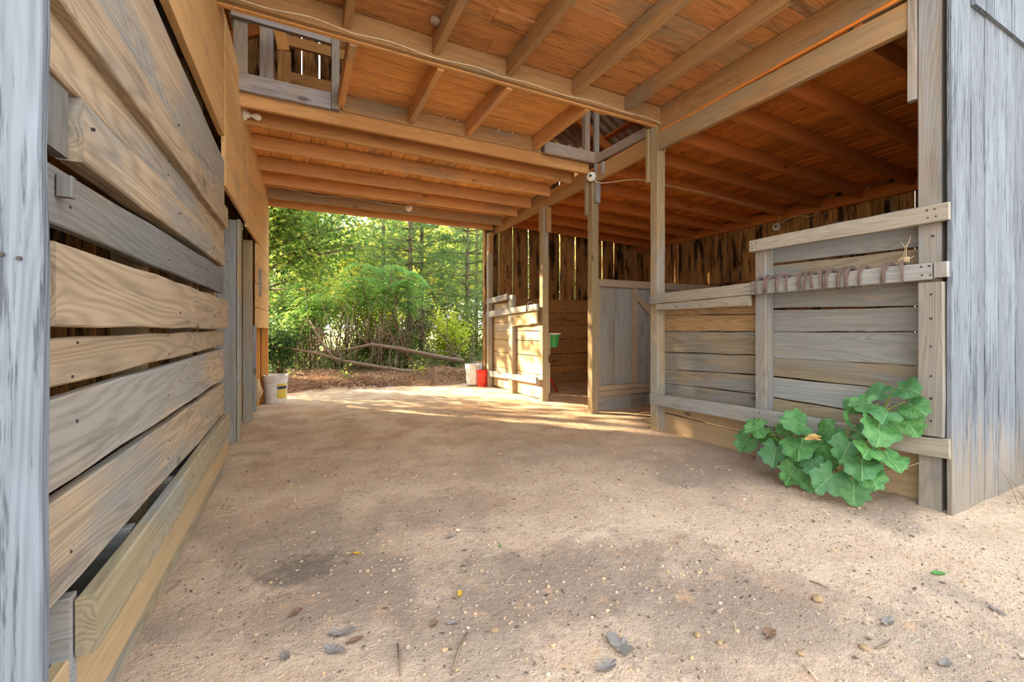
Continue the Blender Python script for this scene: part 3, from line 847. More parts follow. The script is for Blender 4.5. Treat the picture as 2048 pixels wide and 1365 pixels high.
# rails
wpl = lambda name, x0, x1, y0, y1, e0, e1, mat, seg=5, wane=.003: plank(name, ((x0 + x1) / 2, y0, sum(e0) / 2), ((x0 + x1) / 2, y1, sum(e1) / 2), e0[1] - e0[0], x1 - x0, (0, 0, 1), mat, hf, w2=e1[1] - e1[0], seg=seg, wane=wane, bev=.004)
wpl('rail', 3.05, 3.094, .992, 2.10, (1.567, 1.66), (1.568, 1.658), 'rail')
wpl('rail', 3.05, 3.094, 1.055, 2.085, (1.262, 1.352), (1.248, 1.345), 'rail')
wpl('rail', 3.05, 3.094, 2.087, 3.12, (1.248, 1.342), (1.228, 1.318), 'rail')
wpl('rail', 3.056, 3.094, 2.11, 3.05, (1.168, 1.246), (1.166, 1.224), 'rail')
wpl('rail', 3.05, 3.094, 1.49, 3.12, (.296, .405), (.262, .370), 'rail')
wpl('rail', 3.05, 3.094, .99, 1.487, (.305, .41), (.30, .405), 'rail', wane=.007)
bx('rail_end_block', 3.045, 3.097, .995, 1.05, 1.268, 1.35, 'post_grey', hf, seg=1, bev=.003)
# half-height upright
bx('upright', 3.096, 3.19, 2.0, 2.085, -.03, 1.60, 'post_grey', hf, seg=5, wane=.002, bev=.005, axis=2)
# boards behind the rails
F0, F1 = 3.198, 3.228
def fboard(y0, y1, e0, e1, mat, wane=.004):
    plank('board', ((F0 + F1) / 2 + R.uniform(-.003, .003), y0, sum(e0) / 2), ((F0 + F1) / 2 + R.uniform(-.003, .003), y1, sum(e1) / 2), e0[1] - e0[0], F1 - F0, (0, 0, 1), mat, hf, w2=e1[1] - e1[0], seg=6, wane=wane, bev=.003)
rows_n = [((1.466, 1.70), (1.485, 1.69)), ((1.305, 1.454), (1.31, 1.464)), ((1.130, 1.30), (1.147, 1.302)), ((.980, 1.116), (.972, 1.135)),
          ((.783, .974), (.777, .967)), ((.632, .778), (.636, .771)), ((.460, .624), (.478, .629)), ((.30, .448), (.315, .471)), ((.155, .295), (.165, .308)), ((-.04, .15), (-.04, .158))]
for k, (e0, e1) in enumerate(rows_n):
    fboard(1.135, 2.04, e0, e1, 'base' if k >= 8 else ('trough' if k in (6, 7) else 'right'))
rows_f = [((1.112, 1.24), (1.124, 1.24)), ((.974, 1.102), (.965, 1.118)), ((.792, .966), (.766, .958)), ((.642, .783), (.596, .758)),
          ((.488, .634), (.465, .588)), ((.32, .48), (.315, .458)), ((.165, .312), (.175, .308)), ((-.04, .158), (-.04, .168))]
for k, (e0, e1) in enumerate(rows_f):
    fboard(2.045, 3.10, e0, e1, 'right_warm' if k in (0, 1) else ('base' if k >= 6 else 'right'))
pts = []
for (yy, zc) in ((1.06, 1.615), (2.06, 1.612), (1.08, 1.31), (2.11, 1.295), (2.06, 1.30), (3.08, 1.275), (3.10, 1.29), (3.08, .32), (2.04, .35)):
    for (dy, dz) in ((-.015, .02), (.015, -.02), (.02, .022), (-.018, -.022)):
        pts.append((3.049, yy + dy + R.uniform(-.004, .004), zc + dz + R.uniform(-.004, .004)))
for yy in (2.3, 2.55, 2.8): pts.append((3.055, yy, 1.19))
nails(pts, (-1, 0, 0), hf, .0045)

# horseshoes straddling the rail
def horseshoe_mesh():
    n = 14
    V, Fc = [], []
    def pt(f, r):
        # inverted U in the local XZ plane; legs toe inwards a little
        a = math.pi * (1.22 * f - .11)
        k = .056 * r
        x, z = -k * math.cos(a), .072 * r * math.sin(a)
        return x, z
    for i in range(n + 1):
        f = i / n
        for r in (1.0, .75):
            x, z = pt(f, r)
            if f < .12 or f > .88: z -= .018 * (abs(f - .5) - .38) / .12
            for y in (-.005, .005):
                V.append((x, y, z))
    for i in range(n):
        a, b = i * 4, (i + 1) * 4
        Fc += [(a, a + 1, b + 1, b), (a + 3, a + 2, b + 2, b + 3), (a + 2, a, b, b + 2), (a + 1, a + 3, b + 3, b + 1)]
    Fc += [(0, 2, 3, 1), (n * 4, n * 4 + 1, n * 4 + 3, n * 4 + 2)]
    me = bpy.data.meshes.new('horseshoe')
    me.from_pydata(V, [], Fc)
    me.materials.append(M['rust'])
    return me
hs_me = horseshoe_mesh()
hs_y = [2.022, 1.98, 1.939, 1.859, 1.822, 1.72, 1.694, 1.65, 1.596, 1.549, 1.473, 1.453, 1.438, 1.37, 1.264, 1.252, 1.186]
ORD = ['first', 'second', 'third', 'fourth', 'fifth', 'sixth', 'seventh', 'eighth', 'ninth', 'tenth', 'eleventh', 'twelfth', 'thirteenth', 'fourteenth', 'fifteenth', 'sixteenth', 'last']
for i, yy in enumerate(hs_y):
    o = bpy.data.objects.new('horseshoe', hs_me)
    f = (yy - 1.055) / 1.03
    zt = 1.362 - .007 * f
    s = R.uniform(.94, 1.08)
    mw = Matrix.Translation((3.072, yy, zt - .058)) @ Matrix.Rotation(R.uniform(-.30, .30), 4, 'Z') @ Matrix.Rotation(R.uniform(-.16, .16), 4, 'X') @ Matrix.Scale(s * 1.12, 4)
    link(o, None, mw)
    where = 'beside the half-height upright' if i == 0 else ('nearest the front post, under the cobweb' if i == 16 else 'counted from the half-height upright')
    tag(o, 'rusty horseshoe hung over the fence rail, %s %s' % (ORD[i], where), 'horseshoe', 'rusty horseshoes on the fence rail')

# dusty cobweb above the horseshoes
V, Fc = [], []
c0 = Vector((3.06, 1.178, 1.378))
for a, b in (((3.06, 1.178, 1.37), (3.09, 1.186, 1.455)), ((3.06, 1.170, 1.37), (3.09, 1.178, 1.47)), ((3.09, 1.186, 1.455), (3.11, 1.215, 1.50)), ((3.09, 1.182, 1.46), (3.11, 1.168, 1.525)),
             ((3.05, 1.18, 1.375), (3.06, 1.225, 1.362)), ((3.05, 1.17, 1.375), (3.06, 1.135, 1.40))):
    m_ = (Vector(a) + Vector(b)) / 2 + Vector((0, R.uniform(-.005, .005), R.uniform(-.004, .004)))
    tube_data([a, m_, b], [.0022, .0015, .0010], 4, V, Fc)
for k in range(24):
    p = c0 + Vector((R.uniform(-.012, .02), R.uniform(-.02, .02), R.uniform(-.008, .018)))
    tube_data([p, p + Vector((R.uniform(-.01, .01), R.uniform(-.015, .015), R.uniform(-.004, .012)))], [.004, .001], 4, V, Fc)
o = mesh_obj('cobweb', V, Fc, 'web')
tag(o, 'dusty tan cobweb clump strung above the last horseshoe by the front post', 'cobweb')

# ------------------------------------------------------------------ board gate across the stalls
bg = thing('board_gate', (3.9, 4.15, 0), 'grey board and batten gate panel with a diagonal brace beside the socket post', 'gate')
xg = [3.20, 3.50, 3.755, 4.02, 4.28, 4.54, 4.80, 5.06, 5.32, 5.6, 5.9, 6.2]
for i in range(11):
    bx('board', xg[i], xg[i + 1] - .004, 4.165, 4.188, .235, 1.50, 'gate', bg, seg=3, wane=.001, axis=2)
bx('top_rail', 3.17, 6.22, 4.115, 4.163, 1.495, 1.585, 'gate_frame', bg, seg=4, wane=.002, bev=.003)
bx('bottom_rail', 3.19, 6.22, 4.118, 4.163, .245, .305, 'gate_frame', bg, seg=4, wane=.002, bev=.003)
bx('bottom_rail', 3.19, 6.22, 4.128, 4.163, .175, .24, 'gate_frame', bg, seg=4, wane=.002, bev=.003)
for x in (3.185, 3.77, 4.65, 5.4):
    bx('batten', x, x + .065, 4.125, 4.163, .306, 1.494, 'gate_frame', bg, seg=3, wane=.002, bev=.003)
plank('brace', (3.82, 4.135, 1.40), (4.62, 4.135, .70), .07, .035, (0, 0, 1), 'gate_frame', bg, seg=3, bev=.003)
for i in range(0, 11):
    bx('kick_board', xg[i] + .0, xg[i + 1] - .002, 4.17, 4.19, -.03, .172, 'gate', bg, seg=2, wane=.002, axis=0)

# ------------------------------------------------------------------ small far stall front
fs = thing('stall_fence', (2.97, 5.9, 0), 'small sunlit stall front of tan boards and rails at the far right', 'fence')
zz = [.02, .348, .600, .808, .943, 1.085, 1.25, 1.40]
for k in range(7):
    if k < 6:
        bx('board', 2.985, 3.01, 5.98, 6.68, zz[k] + .004, zz[k + 1] - .004, 'farstall', fs, seg=4, wane=.003, bev=.002)
    if k < 5:
        bx('board', 2.985, 3.01, 5.12, 5.90, zz[k] + .004 + .01 * k * .3, zz[k + 1] - .004 + .012 * k * .3, 'farstall', fs, seg=4, wane=.004, bev=.002)
bx('board', 2.985, 3.01, 5.98, 6.68, 1.256, 1.40, 'farstall', fs, seg=4, wane=.003)
def fsr(name, x0, x1, y0, y1, e0, e1, mat='rail', wane=.003, seg=4):
    plank(name, ((x0 + x1) / 2, y0, sum(e0) / 2), ((x0 + x1) / 2, y1, sum(e1) / 2), e0[1] - e0[0], x1 - x0, (0, 0, 1), mat, fs, w2=e1[1] - e1[0], seg=seg, wane=wane, bev=.003)
fsr('rail', 2.885, 2.92, 5.97, 6.86, (1.435, 1.53), (1.395, 1.475))
fsr('rail', 2.885, 2.92, 5.03, 6.86, (1.24, 1.325), (1.165, 1.27))
fsr('rail', 2.885, 2.92, 5.05, 6.90, (.245, .33), (.18, .265))
fsr('apron_board', 2.925, 2.95, 5.10, 5.98, (1.05, 1.235), (1.03, 1.215), 'farstall', .015, 7)
bx('upright', 2.922, 2.982, 5.83, 5.96, -.03, 1.50, 'post', fs, seg=3, wane=.002, bev=.003)
o = tube('bent_wire', [(2.875, 5.30, 1.23), (2.87, 5.28, 1.31), (2.89, 5.24, 1.355), (2.93, 5.20, 1.36), (2.94, 5.17, 1.31), (2.90, 5.16, 1.30)], .008, 'black')
tag(o, 'dark bent wire loop hooked over the upper rail of the small stall front', 'wire')

# ------------------------------------------------------------------ sockets, bulbs, cables
def socket(loc, axis, label, bulb=True):
    o = thing('light_socket', loc, label, 'light')
    ax = Vector(axis).normalized()
    lathe('socket_base', [(.05, 0), (.056, .006), (.05, .02), (.028, .03), (.024, .05), (.018, .05)], 'porcelain', o, loc, 18, ax)
    if bulb:
        lathe('bulb', [(.012, .045), (.014, .06), (.026, .085), (.030, .105), (.027, .122), (.016, .134), (.003, .138)], 'bulb', o, loc, 16, ax)
    else:
        lathe('contact', [(.016, .0502), (.016, .0515), (.002, .0516)], 'black', o, loc, 12, ax)
    return o
socket((-.411, 4.345, 2.845), (1, -.15, -.12), 'bare bulb in a white socket on the left upper boards below the loft')
socket((1.48, 6.383, 2.775), (0, -1, -.15), 'bare bulb in a white socket on the back ceiling joist')
socket((3.04, 4.03, 2.745), (-.75, -.65, -.1), 'white porcelain socket without bulb on the post beside the gate', False)
socket((6.255, 3.88, 2.47), (-1, -.3, 0), 'white porcelain socket on the dark outer wall above the horseshoe fence', False)
def cable(pts, label, r=.0048, sag=0):
    P = []
    for i in range(len(pts) - 1):
        a, b = Vector(pts[i]), Vector(pts[i + 1])
        for k in range(3): P.append(a.lerp(b, k / 3))
    P.append(Vector(pts[-1]))
    for _ in range(2):
        P = [P[0]] + [(P[i - 1] + P[i] * 2 + P[i + 1]) / 4 for i in range(1, len(P) - 1)] + [P[-1]]
    o = tube('cable', P, r, 'cable', n=6)
    return tag(o, label, 'cable')
yb = 3.038
cable([(-.43, yb, 2.975), (-.254, yb, 2.968), (-.135, yb, 2.963), (.074, yb, 2.997), (.283, yb, 2.966), (.361, yb, 2.963), (.574, yb, 2.987), (.819, yb, 2.958), (.93, yb, 2.955), (1.243, yb, 2.986),
       (1.411, yb, 2.956), (1.677, yb, 2.978), (1.914, yb, 2.957), (2.063, yb, 2.957), (2.324, yb, 2.98), (2.661, yb, 2.957), (2.9, yb, 2.975), (3.08, yb, 2.96), (3.155, yb, 2.93), (3.185, 3.055, 2.80), (3.185, 3.06, 2.70)],
      'cream cable stapled along the lower edge of the long crossbeam')
yb = 6.376
cable([(-.40, yb, 2.84), (-.2, yb, 2.838), (-.082, yb, 2.827), (.217, yb, 2.769), (.595, yb, 2.828), (.927, yb, 2.803), (1.2, yb, 2.79), (1.44, yb, 2.785)], 'cream cable wandering along the back joist to the far bulb', .0045)
cable([(3.05, 4.02, 2.73), (3.10, 3.99, 2.66), (3.20, 3.86, 2.655), (3.493, 3.768, 2.715), (3.845, 3.765, 2.70), (4.618, 3.76, 2.705), (5.397, 3.755, 2.665), (6.05, 3.76, 2.63), (6.22, 3.80, 2.60), (6.24, 3.86, 2.49)],
      'thin cream cable running across the dark stall ceiling from the socket post', .006)
cable([(6.25, 3.84, 2.50), (6.245, 3.70, 2.56), (6.25, 3.55, 2.57), (6.25, 3.42, 2.50), (6.25, 3.32, 2.56)], 'loose cream cable curl beside the socket on the dark outer wall', .006)
bm = bmesh.new()
bmesh.ops.create_icosphere(bm, subdivisions=2, radius=.035)
for v in bm.verts: v.co *= 1 + .3 * noise.noise(v.co * 40); v.co.z *= .75
me = bpy.data.meshes.new('wasp_nest'); bm.to_mesh(me); bm.free(); me.materials.append(M['nest'])
o = link(bpy.data.objects.new('wasp_nest', me), None, Matrix.Translation((.845, 2.86, 3.098)))
tag(o, 'small round mud nest stuck between a front joist and the ceiling planks', 'nest')

# ------------------------------------------------------------------ buckets and bits
def bucket(name, loc, r0, r1, h, mat, label, handle=True, rings=True):
    o = thing(name, loc, label, 'bucket')
    prof = [(r0, 0), (r0 + .004, .012), (r0 + (r1 - r0) * .72, h * .72)]
    if rings:
        for f in (.76, .83, .90):
            rr = r0 + (r1 - r0) * f
            prof += [(rr, h * f), (rr + .008, h * (f + .005)), (rr + .008, h * (f + .03)), (rr, h * (f + .035))]
    prof += [(r1, h * .965), (r1 + .008, h * .97), (r1 + .008, h), (r1 - .004, h), (r1 - .01, h * .9), (r0 - .006, .02), (.001, .018)]
    lathe('bucket_body', prof, mat, o, loc, 32)
    if handle:
        P = [Vector(loc) + Vector((math.cos(a) * (r1 + .012), math.sin(a) * .05 - (r1 + .005) * math.sin(a) * .8, h * .86 - .13 * math.sin(a))) for a in [math.pi * k / 12 for k in range(13)]]
        tube('handle', P, .004, 'wire', o, 5)
    return o
def patch(parent, loc, r, a0, a1, z0, z1, mat, name):
    V, Fc = [], []
    n = 10
    for i in range(n + 1):
        a = a0 + (a1 - a0) * i / n
        for z in (z0, z1):
            rr = r(z)
            V.append((loc[0] + rr * math.cos(a), loc[1] + rr * math.sin(a), loc[2] + z))
    for i in range(n): Fc.append((2 * i, 2 * i + 2, 2 * i + 3, 2 * i + 1))
    return mesh_obj(name, V, Fc, mat, parent, None, True)
bl = (-.255, 6.60, 0)
b = bucket('paint_bucket', bl, .128, .148, .365, 'bucket', 'white plastic bucket with a yellow and navy sticker, by the left jamb')
rb = lambda z: .128 + .0195 * z / .365 + .0035
d2r = math.radians
patch(b, bl, rb, d2r(-82), d2r(-25), .06, .255, 'sticker', 'sticker')
patch(b, bl, lambda z: rb(z) + .001, d2r(-82), d2r(-25), .185, .222, 'sticker_blue', 'sticker_band')
br = (2.745, 6.98, .02)
b = bucket('pail', br, .12, .142, .35, 'bucket', 'plain white bucket outside the right edge of the back opening')
b = bucket('red_pail', (2.835, 6.80, .0), .085, .105, .29, 'red', 'red plastic pail standing in front of the plain white bucket', True, False)
# green feed scoop bucket hooked behind the far post
gbk = (3.215, 5.16, .725)
b = thing('feed_bucket', gbk, 'scuffed green plastic feed bucket hung on the far post', 'bucket')
lathe('bucket_body', [(.07, 0), (.076, .01), (.098, .185), (.102, .19), (.094, .19), (.066, .02), (.001, .018)], 'green', b, gbk, 20)
lathe('rim', [(.102, .182), (.118, .188), (.118, .198), (.096, .198), (.096, .184)], 'bucket', b, gbk, 20)
o = tube('tool_handle', [(3.13, 5.18, .40), (3.36, 5.40, .20), (3.60, 5.62, .0)], [.012, .013, .015], 'red', None, 8)
tag(o, 'red tool handle leaning behind the far post below the green bucket', 'tool')
for i, (z, lab) in enumerate(((.216, 'lowest cut wood block in the stack behind the left bucket'), (.262, 'middle cut wood block in the stack behind the left bucket'), (.308, 'topmost cut wood block in the stack behind the left bucket'))):
    o = bx('wood_block', -.56 + .02 * i, -.40 - .01 * i, 5.95 + .02 * i, 6.25, z, z + .045, 'block', None, seg=2, bev=.003)
    tag(o, lab, 'block', 'cut wood blocks')

# ------------------------------------------------------------------ broad-leaved sapling by the front post
def broad_leaf_mesh(k):
    rr = random.Random(100 + k)
    lob = 9
    prof = []
    n = 36
    for i in range(n):
        a = 2 * math.pi * i / n
        base = .5 * (1 + .02 * math.cos(a))
        wob = 1 + .07 * math.cos(lob * a + k) + .05 * math.cos(5 * a) + .055 * rr.uniform(-1, 1)
        if rr.random() < .06: wob *= .72
        if abs(a - math.pi) < .2: wob *= .55
        prof.append((.45 + base * wob * math.cos(a), base * .98 * wob * math.sin(a)))
    V = [(.45, 0, 0)]
    def zz(x, y): return .10 * abs(y) - .28 * (x - .1) ** 2 + .05 * math.sin(9 * x + 5 * abs(y) + k) + .035 * math.sin(14 * y + k)
    for f in (.5, 1.0):
        for (x, y) in prof:
            X, Y = .45 + (x - .45) * f, y * f
            V.append((X, Y, zz(X, Y)))
    V[0] = (.45, 0, zz(.45, 0))
    Fc = [(0, 1 + i, 1 + (i + 1) % n) for i in range(n)]
    Fc += [(1 + i, 1 + n + i, 1 + n + (i + 1) % n, 1 + (i + 1) % n) for i in range(n)]
    me = bpy.data.meshes.new('leaf')
    me.from_pydata(V, [], Fc)
    me.polygons.foreach_set('use_smooth', [True] * len(me.polygons))
    me.materials.append(M['plant'])
    return me
PL = [(3.048, 1.292, .626, .114), (2.957, 1.142, .67, .138), (2.947, 1.098, .58, .123), (2.965, 1.128, .492, .137), (2.887, 1.188, .532, .126), (2.957, 1.324, .563, .12), (3.01, 1.402, .531, .097),
      (2.845, 1.201, .452, .175), (2.908, 1.372, .456, .101), (2.935, 1.338, .393, .094), (2.788, 1.223, .341, .144), (2.831, 1.347, .311, .171), (2.865, 1.165, .303, .149), (2.746, 1.242, .26, .162),
      (2.751, 1.203, .204, .123), (2.784, 1.297, .116, .167), (2.704, 1.377, .143, .169), (2.763, 1.616, .102, .143), (2.801, 1.534, .072, .126), (2.803, 1.591, .281, .2), (2.818, 1.639, .211, .16),
      (2.891, 1.543, .254, .157), (2.781, 1.74, .196, .164), (2.786, 1.515, .177, .125), (2.865, 1.466, .222, .138), (2.861, 1.636, .394, .161), (2.892, 1.743, .35, .122), (2.942, 1.507, .371, .128),
      (2.848, 1.894, .313, .143), (2.85, 1.991, .197, .147), (2.916, 1.866, .233, .135), (2.93, 1.25, .42, .12), (2.90, 1.43, .33, .12), (2.88, 1.30, .20, .13)]
plant = thing('broadleaf_sapling', (2.98, 1.45, 0), 'leafy green sapling with large lobed leaves growing against the fence foot', 'plant')
lm = [broad_leaf_mesh(k) for k in range(6)]
HUB = [Vector((2.97, 1.25, .50)), Vector((2.90, 1.40, .33)), Vector((2.88, 1.62, .27)), Vector((2.88, 1.85, .28)), Vector((2.84, 1.35, .22))]
tube('stem', [(3.02, 1.47, -.03), (2.99, 1.40, .14), (2.97, 1.33, .32), HUB[0], (2.97, 1.2, .60)], [.009, .008, .007, .006, .004], 'twig', plant, 6)
tube('stem', [(3.01, 1.46, .05), (2.95, 1.50, .20), HUB[2], HUB[3], (2.87, 1.95, .24)], [.008, .007, .006, .005, .003], 'twig', plant, 6)
tube('stem', [(2.99, 1.40, .14), HUB[1], HUB[4], (2.78, 1.30, .16)], [.006, .006, .004, .003], 'twig', plant, 6)
VP, FP = [], []
for i, (x, y, z, s) in enumerate(PL):
    c = Vector((x, y, z))
    h = min(HUB, key=lambda q: (q - c).length)
    axis = (c - h)
    axis = axis.normalized() * .6 + Vector((-.35, R.uniform(-.25, .25), -.45))
    axis = axis.normalized()
    nrm = Vector((-.72, -.42, .42)) + Vector((R.uniform(-.35, .35), R.uniform(-.4, .4), R.uniform(-.25, .35)))
    nrm = (nrm - axis * nrm.dot(axis)).normalized()
    Yv = nrm.cross(axis)
    S_ = s * 1.12
    org = c - axis * (S_ * .45)
    mw = Matrix.Translation(org) @ Matrix((axis, Yv, nrm)).transposed().to_4x4() @ Matrix.Scale(S_, 4)
    o = bpy.data.objects.new('leaf', lm[i % 6])
    link(o, plant, mw)
    tube_data([h, (h + org) / 2 + Vector((0, 0, .01)), org + axis * S_ * .02], [.0028, .0024, .002], 5, VP, FP)
o = mesh_obj('petioles', VP, FP, 'lf_lime', plant, None, True)
o['kind'] = 'stuff'
o = thing('curled_leaf', (2.84, 1.50, .33), 'curled dead brown leaf caught among the sapling leaves', 'leaf')
ob = bpy.data.objects.new('blade', lm[2].copy()); ob.data.materials[0] = M['leaf_tan']
link(ob, o, Matrix.Translation((2.80, 1.47, .34)) @ Matrix.Rotation(2.2, 4, 'Z') @ Matrix.Rotation(1.3, 4, 'X') @ Matrix.Diagonal((.09, .045, .09, 1)))
o = tube('bare_twig', [(3.04, 1.07, .285), (2.97, 1.13, .245), (2.90, 1.212, .20), (2.84, 1.30, .135), (2.80, 1.36, .09)], [.002, .003, .004, .005, .006], 'twig', None, 6)
tag(o, 'bare forked twig slanting from the sapling to the front post', 'twig')

# ------------------------------------------------------------------ litter on the dirt floor
def dead_leaf_mesh(k, lobes=3, curl=.35):
    rr = random.Random(500 + k)
    n = 18
    V = [(0, 0, .02)]
    for i in range(n):
        a = 2 * math.pi * i / n
        r = (.5 - .16 * abs(math.sin(a)) + .07 * math.cos(lobes * a + rr.random() * 6)) * rr.uniform(.85, 1.1)
        x, y = r * math.cos(a), r * .95 * math.sin(a)
        V.append((x, y, .04 + curl * (x * x * rr.uniform(.2, 1.1) + y * y * rr.uniform(.4, 1.6))))
    Fc = [(0, 1 + i, 1 + (i + 1) % n) for i in range(n)]
    tube_data([(.45, 0, .06), (.75, .06, .03), (.95, .12, .01)], [.012, .010, .008], 4, V, Fc)
    me = bpy.data.meshes.new('dead_leaf')
    me.from_pydata(V, [], Fc)
    return me
LIT = [(.132, 1.495, .085, 'leaf_grey', 'pale grey dead leaf, largest of the crumpled clump in the near left dirt'),
       (.102, 1.424, .075, 'leaf_grey', 'grey dead leaf on the nearer side of the crumpled clump in the left dirt'),
       (.165, 1.445, .06, 'leaf_brown', 'dark brown dead leaf touching the crumpled grey clump in the left dirt'),
       (-.033, 1.475, .05, 'leaf_grey', 'small grey leaf alone between the grey clump and the left base boards'),
       (.904, 1.053, .11, 'leaf_grey', 'big grey-brown crumpled leaf in the dirt close to the camera'),
       (.818, 1.007, .08, 'leaf_grey', 'flat grey leaf lying just in front of the big crumpled one'),
       (1.378, .877, .07, 'leaf_brown', 'reddish brown pointed leaf in the dirt between two ochre stones'),
       (2.324, .788, .065, 'leaf_fresh', 'fresh green leaf lying on the dirt right of the aisle'),
       (1.72, .567, .06, 'leaf_grey', 'long pale grey leaf near the bottom right corner dirt'),
       (.238, 1.999, .045, 'leaf_yellow', 'small yellow leaf beside the dark stain in the middle dirt'),
       (.548, 1.533, .04, 'leaf_yellow', 'tiny yellow leaf among crumbs in the near middle dirt'),
       (.649, 1.954, .05, 'leaf_grey', 'curled grey leaf farthest up the aisle among the dirt litter'),
       (-.006, 1.684, .055, 'leaf_brown', 'curled brown leaf between the dark stain and the trough'),
       (.413, 1.412, .05, 'leaf_brown', 'flat brown leaf to the left of a slender fallen twig'),
       (.47, 1.389, .045, 'leaf_grey', 'rolled grey leaf at the top end of a slender fallen twig'),
       (1.778, .73, .07, 'leaf_grey', 'grey scalloped leaf on the pale dirt at the right'),
       (2.202, .589, .055, 'leaf_grey', 'dark grey leaf at the far right edge of the dirt'),
       (.825, 1.773, .03, 'leaf_fresh', 'sliver of green leaf in the middle of the dirt aisle')]
for i, (x, y, s, mat, lab) in enumerate(LIT):
    me = dead_leaf_mesh(i, 3 + i % 3, .15 if mat == 'leaf_fresh' else .5)
    me.materials.append(M[mat])
    o = bpy.data.objects.new('fallen_leaf', me)
    link(o, None, Matrix.Translation((x, y, ground_z(x, y) + .002)) @ Matrix.Rotation(R.uniform(0, 6.28), 4, 'Z') @ Matrix.Diagonal((s, s * R.uniform(.55, .85), s, 1)))
    tag(o, lab, 'leaf', 'fallen leaves on the dirt')
for i, (x, y, s, lab) in enumerate([(1.704, .906, .018, 'ochre oval stone, largest, on the pale dirt right of centre'), (1.167, .983, .011, 'ochre stone right of the big crumpled leaf'), (1.202, .93, .009, 'smaller ochre stone just nearer than its neighbour by the crumpled leaf'),
                                    (1.58, .708, .011, 'ochre stone beside a curved dark twig'), (.584, 1.294, .011, 'orange stone on the near middle dirt'), (1.383, .783, .009, 'flat orange stone between reddish leaf and straw stem')]):
    bm = bmesh.new(); bmesh.ops.create_icosphere(bm, subdivisions=2, radius=s)
    for v in bm.verts: v.co *= 1 + .25 * noise.noise(v.co * 60 + Vector((i, 0, 0))); v.co.z *= .6; v.co.x *= 1.35
    me = bpy.data.meshes.new('stone'); bm.to_mesh(me); bm.free(); me.materials.append(M['stone'])
    o = link(bpy.data.objects.new('stone', me), None, Matrix.Translation((x, y, ground_z(x, y) + s * .35)) @ Matrix.Rotation(R.uniform(0, 6), 4, 'Z'))
    tag(o, lab, 'stone', 'ochre stones on the dirt')
TW = [((.498, 1.322), (.401, 1.185), .005, 'twig', 'slender grey twig on the near middle dirt, rolled leaf at its end'), ((.284, 1.375), (.261, 1.231), .003, 'twig', 'thin brown twig nearest the grey leaf clump'),
      ((1.803, .988), (1.808, .924), .003, 'twig', 'short curved twig beyond the largest ochre stone'), ((1.606, .69), (1.689, .684), .004, 'twig', 'curved dark twig beside an ochre stone at the right'),
      ((1.342, .756), (1.319, .702), .003, 'straw', 'pale straw stem at the bottom edge of the dirt'), ((-.385, 2.243), (-.311, 2.219), .002, 'straw', 'pale straw stem beside the left base boards'),
      ((-.44, 2.03), (-.405, 2.095), .003, 'twig', 'crooked twig leaning at the left base boards'), ((3.45, .80), (3.72, .86), .004, 'straw', 'dry straw stem under the grey siding at the right')]
for (a, b, r, mat, lab) in TW:
    a3 = Vector((a[0], a[1], ground_z(*a) + r)); b3 = Vector((b[0], b[1], ground_z(*b) + r + .004))
    mid = (a3 + b3) / 2 + Vector((R.uniform(-.008, .008), R.uniform(-.008, .008), .002))
    o = tube('twig', [a3, mid, b3], [r * .6, r, r * .7], mat, None, 5)
    tag(o, lab, 'twig', 'twigs on the dirt')

def scatter_xy(n, dens):
    out = []
    while len(out) < n:
        x, y = R.uniform(-.4, 4.2), R.uniform(.45, 5.5)
        if y > .93 and x > 2.98 or x < -.37 and y < 1.05: continue
        if R.random() < dens(x, y): out.append((x, y))
    return out
near_d = lambda x, y: min(1.0, (1.35 / max(.5, y * .9 + .05 * x)) ** 2.2) * (.35 + .9 * max(0, .5 + noise.noise(Vector((x * 1.5, y * 1.5, 9)))))
V, Fc = [], []
ICO = bmesh.new(); bmesh.ops.create_icosphere(ICO, subdivisions=1, radius=1)
iv = [v.co.copy() for v in ICO.verts]; ifc = [[v.index for v in f.verts] for f in ICO.faces]; ICO.free()
for (x, y) in scatter_xy(4600, near_d):
    s = min(.011, .0018 + R.expovariate(1 / .0019))
    b0 = len(V)
    z0 = ground_z(x, y) + s * .2
    sx, sy, sz = s * R.uniform(.8, 1.4), s * R.uniform(.7, 1.2), s * R.uniform(.5, .8)
    for v in iv: V.append((x + v.x * sx, y + v.y * sy, z0 + v.z * sz))
    Fc += [tuple(b0 + q for q in f) for f in ifc]
o = mesh_obj('gravel', V, Fc, 'gravel'); tag(o, 'scattered small gravel over the near dirt floor', 'gravel', kind='stuff')
V, Fc = [], []
for (x, y) in scatter_xy(5200, lambda x, y: min(1.0, (1.8 / max(.5, y)) ** 1.6) * (.3 + .9 * max(0, .5 + noise.noise(Vector((x * 1.2, y * 1.2, 4)))))):
    L = min(.032, .003 + R.expovariate(1 / .0055)); wd = L * R.uniform(.15, .5); a = R.uniform(0, 6.28)
    z = ground_z(x, y) + .001
    dx, dy = math.cos(a) * L / 2, math.sin(a) * L / 2
    px, py = -math.sin(a) * wd / 2, math.cos(a) * wd / 2
    b0 = len(V)
    V += [(x - dx, y - dy, z), (x + px, y + py, z + .001), (x + dx, y + dy, z + R.uniform(0, .006)), (x - px, y - py, z + .004)]
    Fc.append((b0, b0 + 1, b0 + 2, b0 + 3)); Fc.append((b0 + 3, b0 + 2, b0 + 1, b0))
o = mesh_obj('bark_crumbs', V, Fc, 'crumb'); tag(o, 'dark bark and leaf crumbs strewn over the dirt floor', 'debris', kind='stuff')
V, Fc = [], []
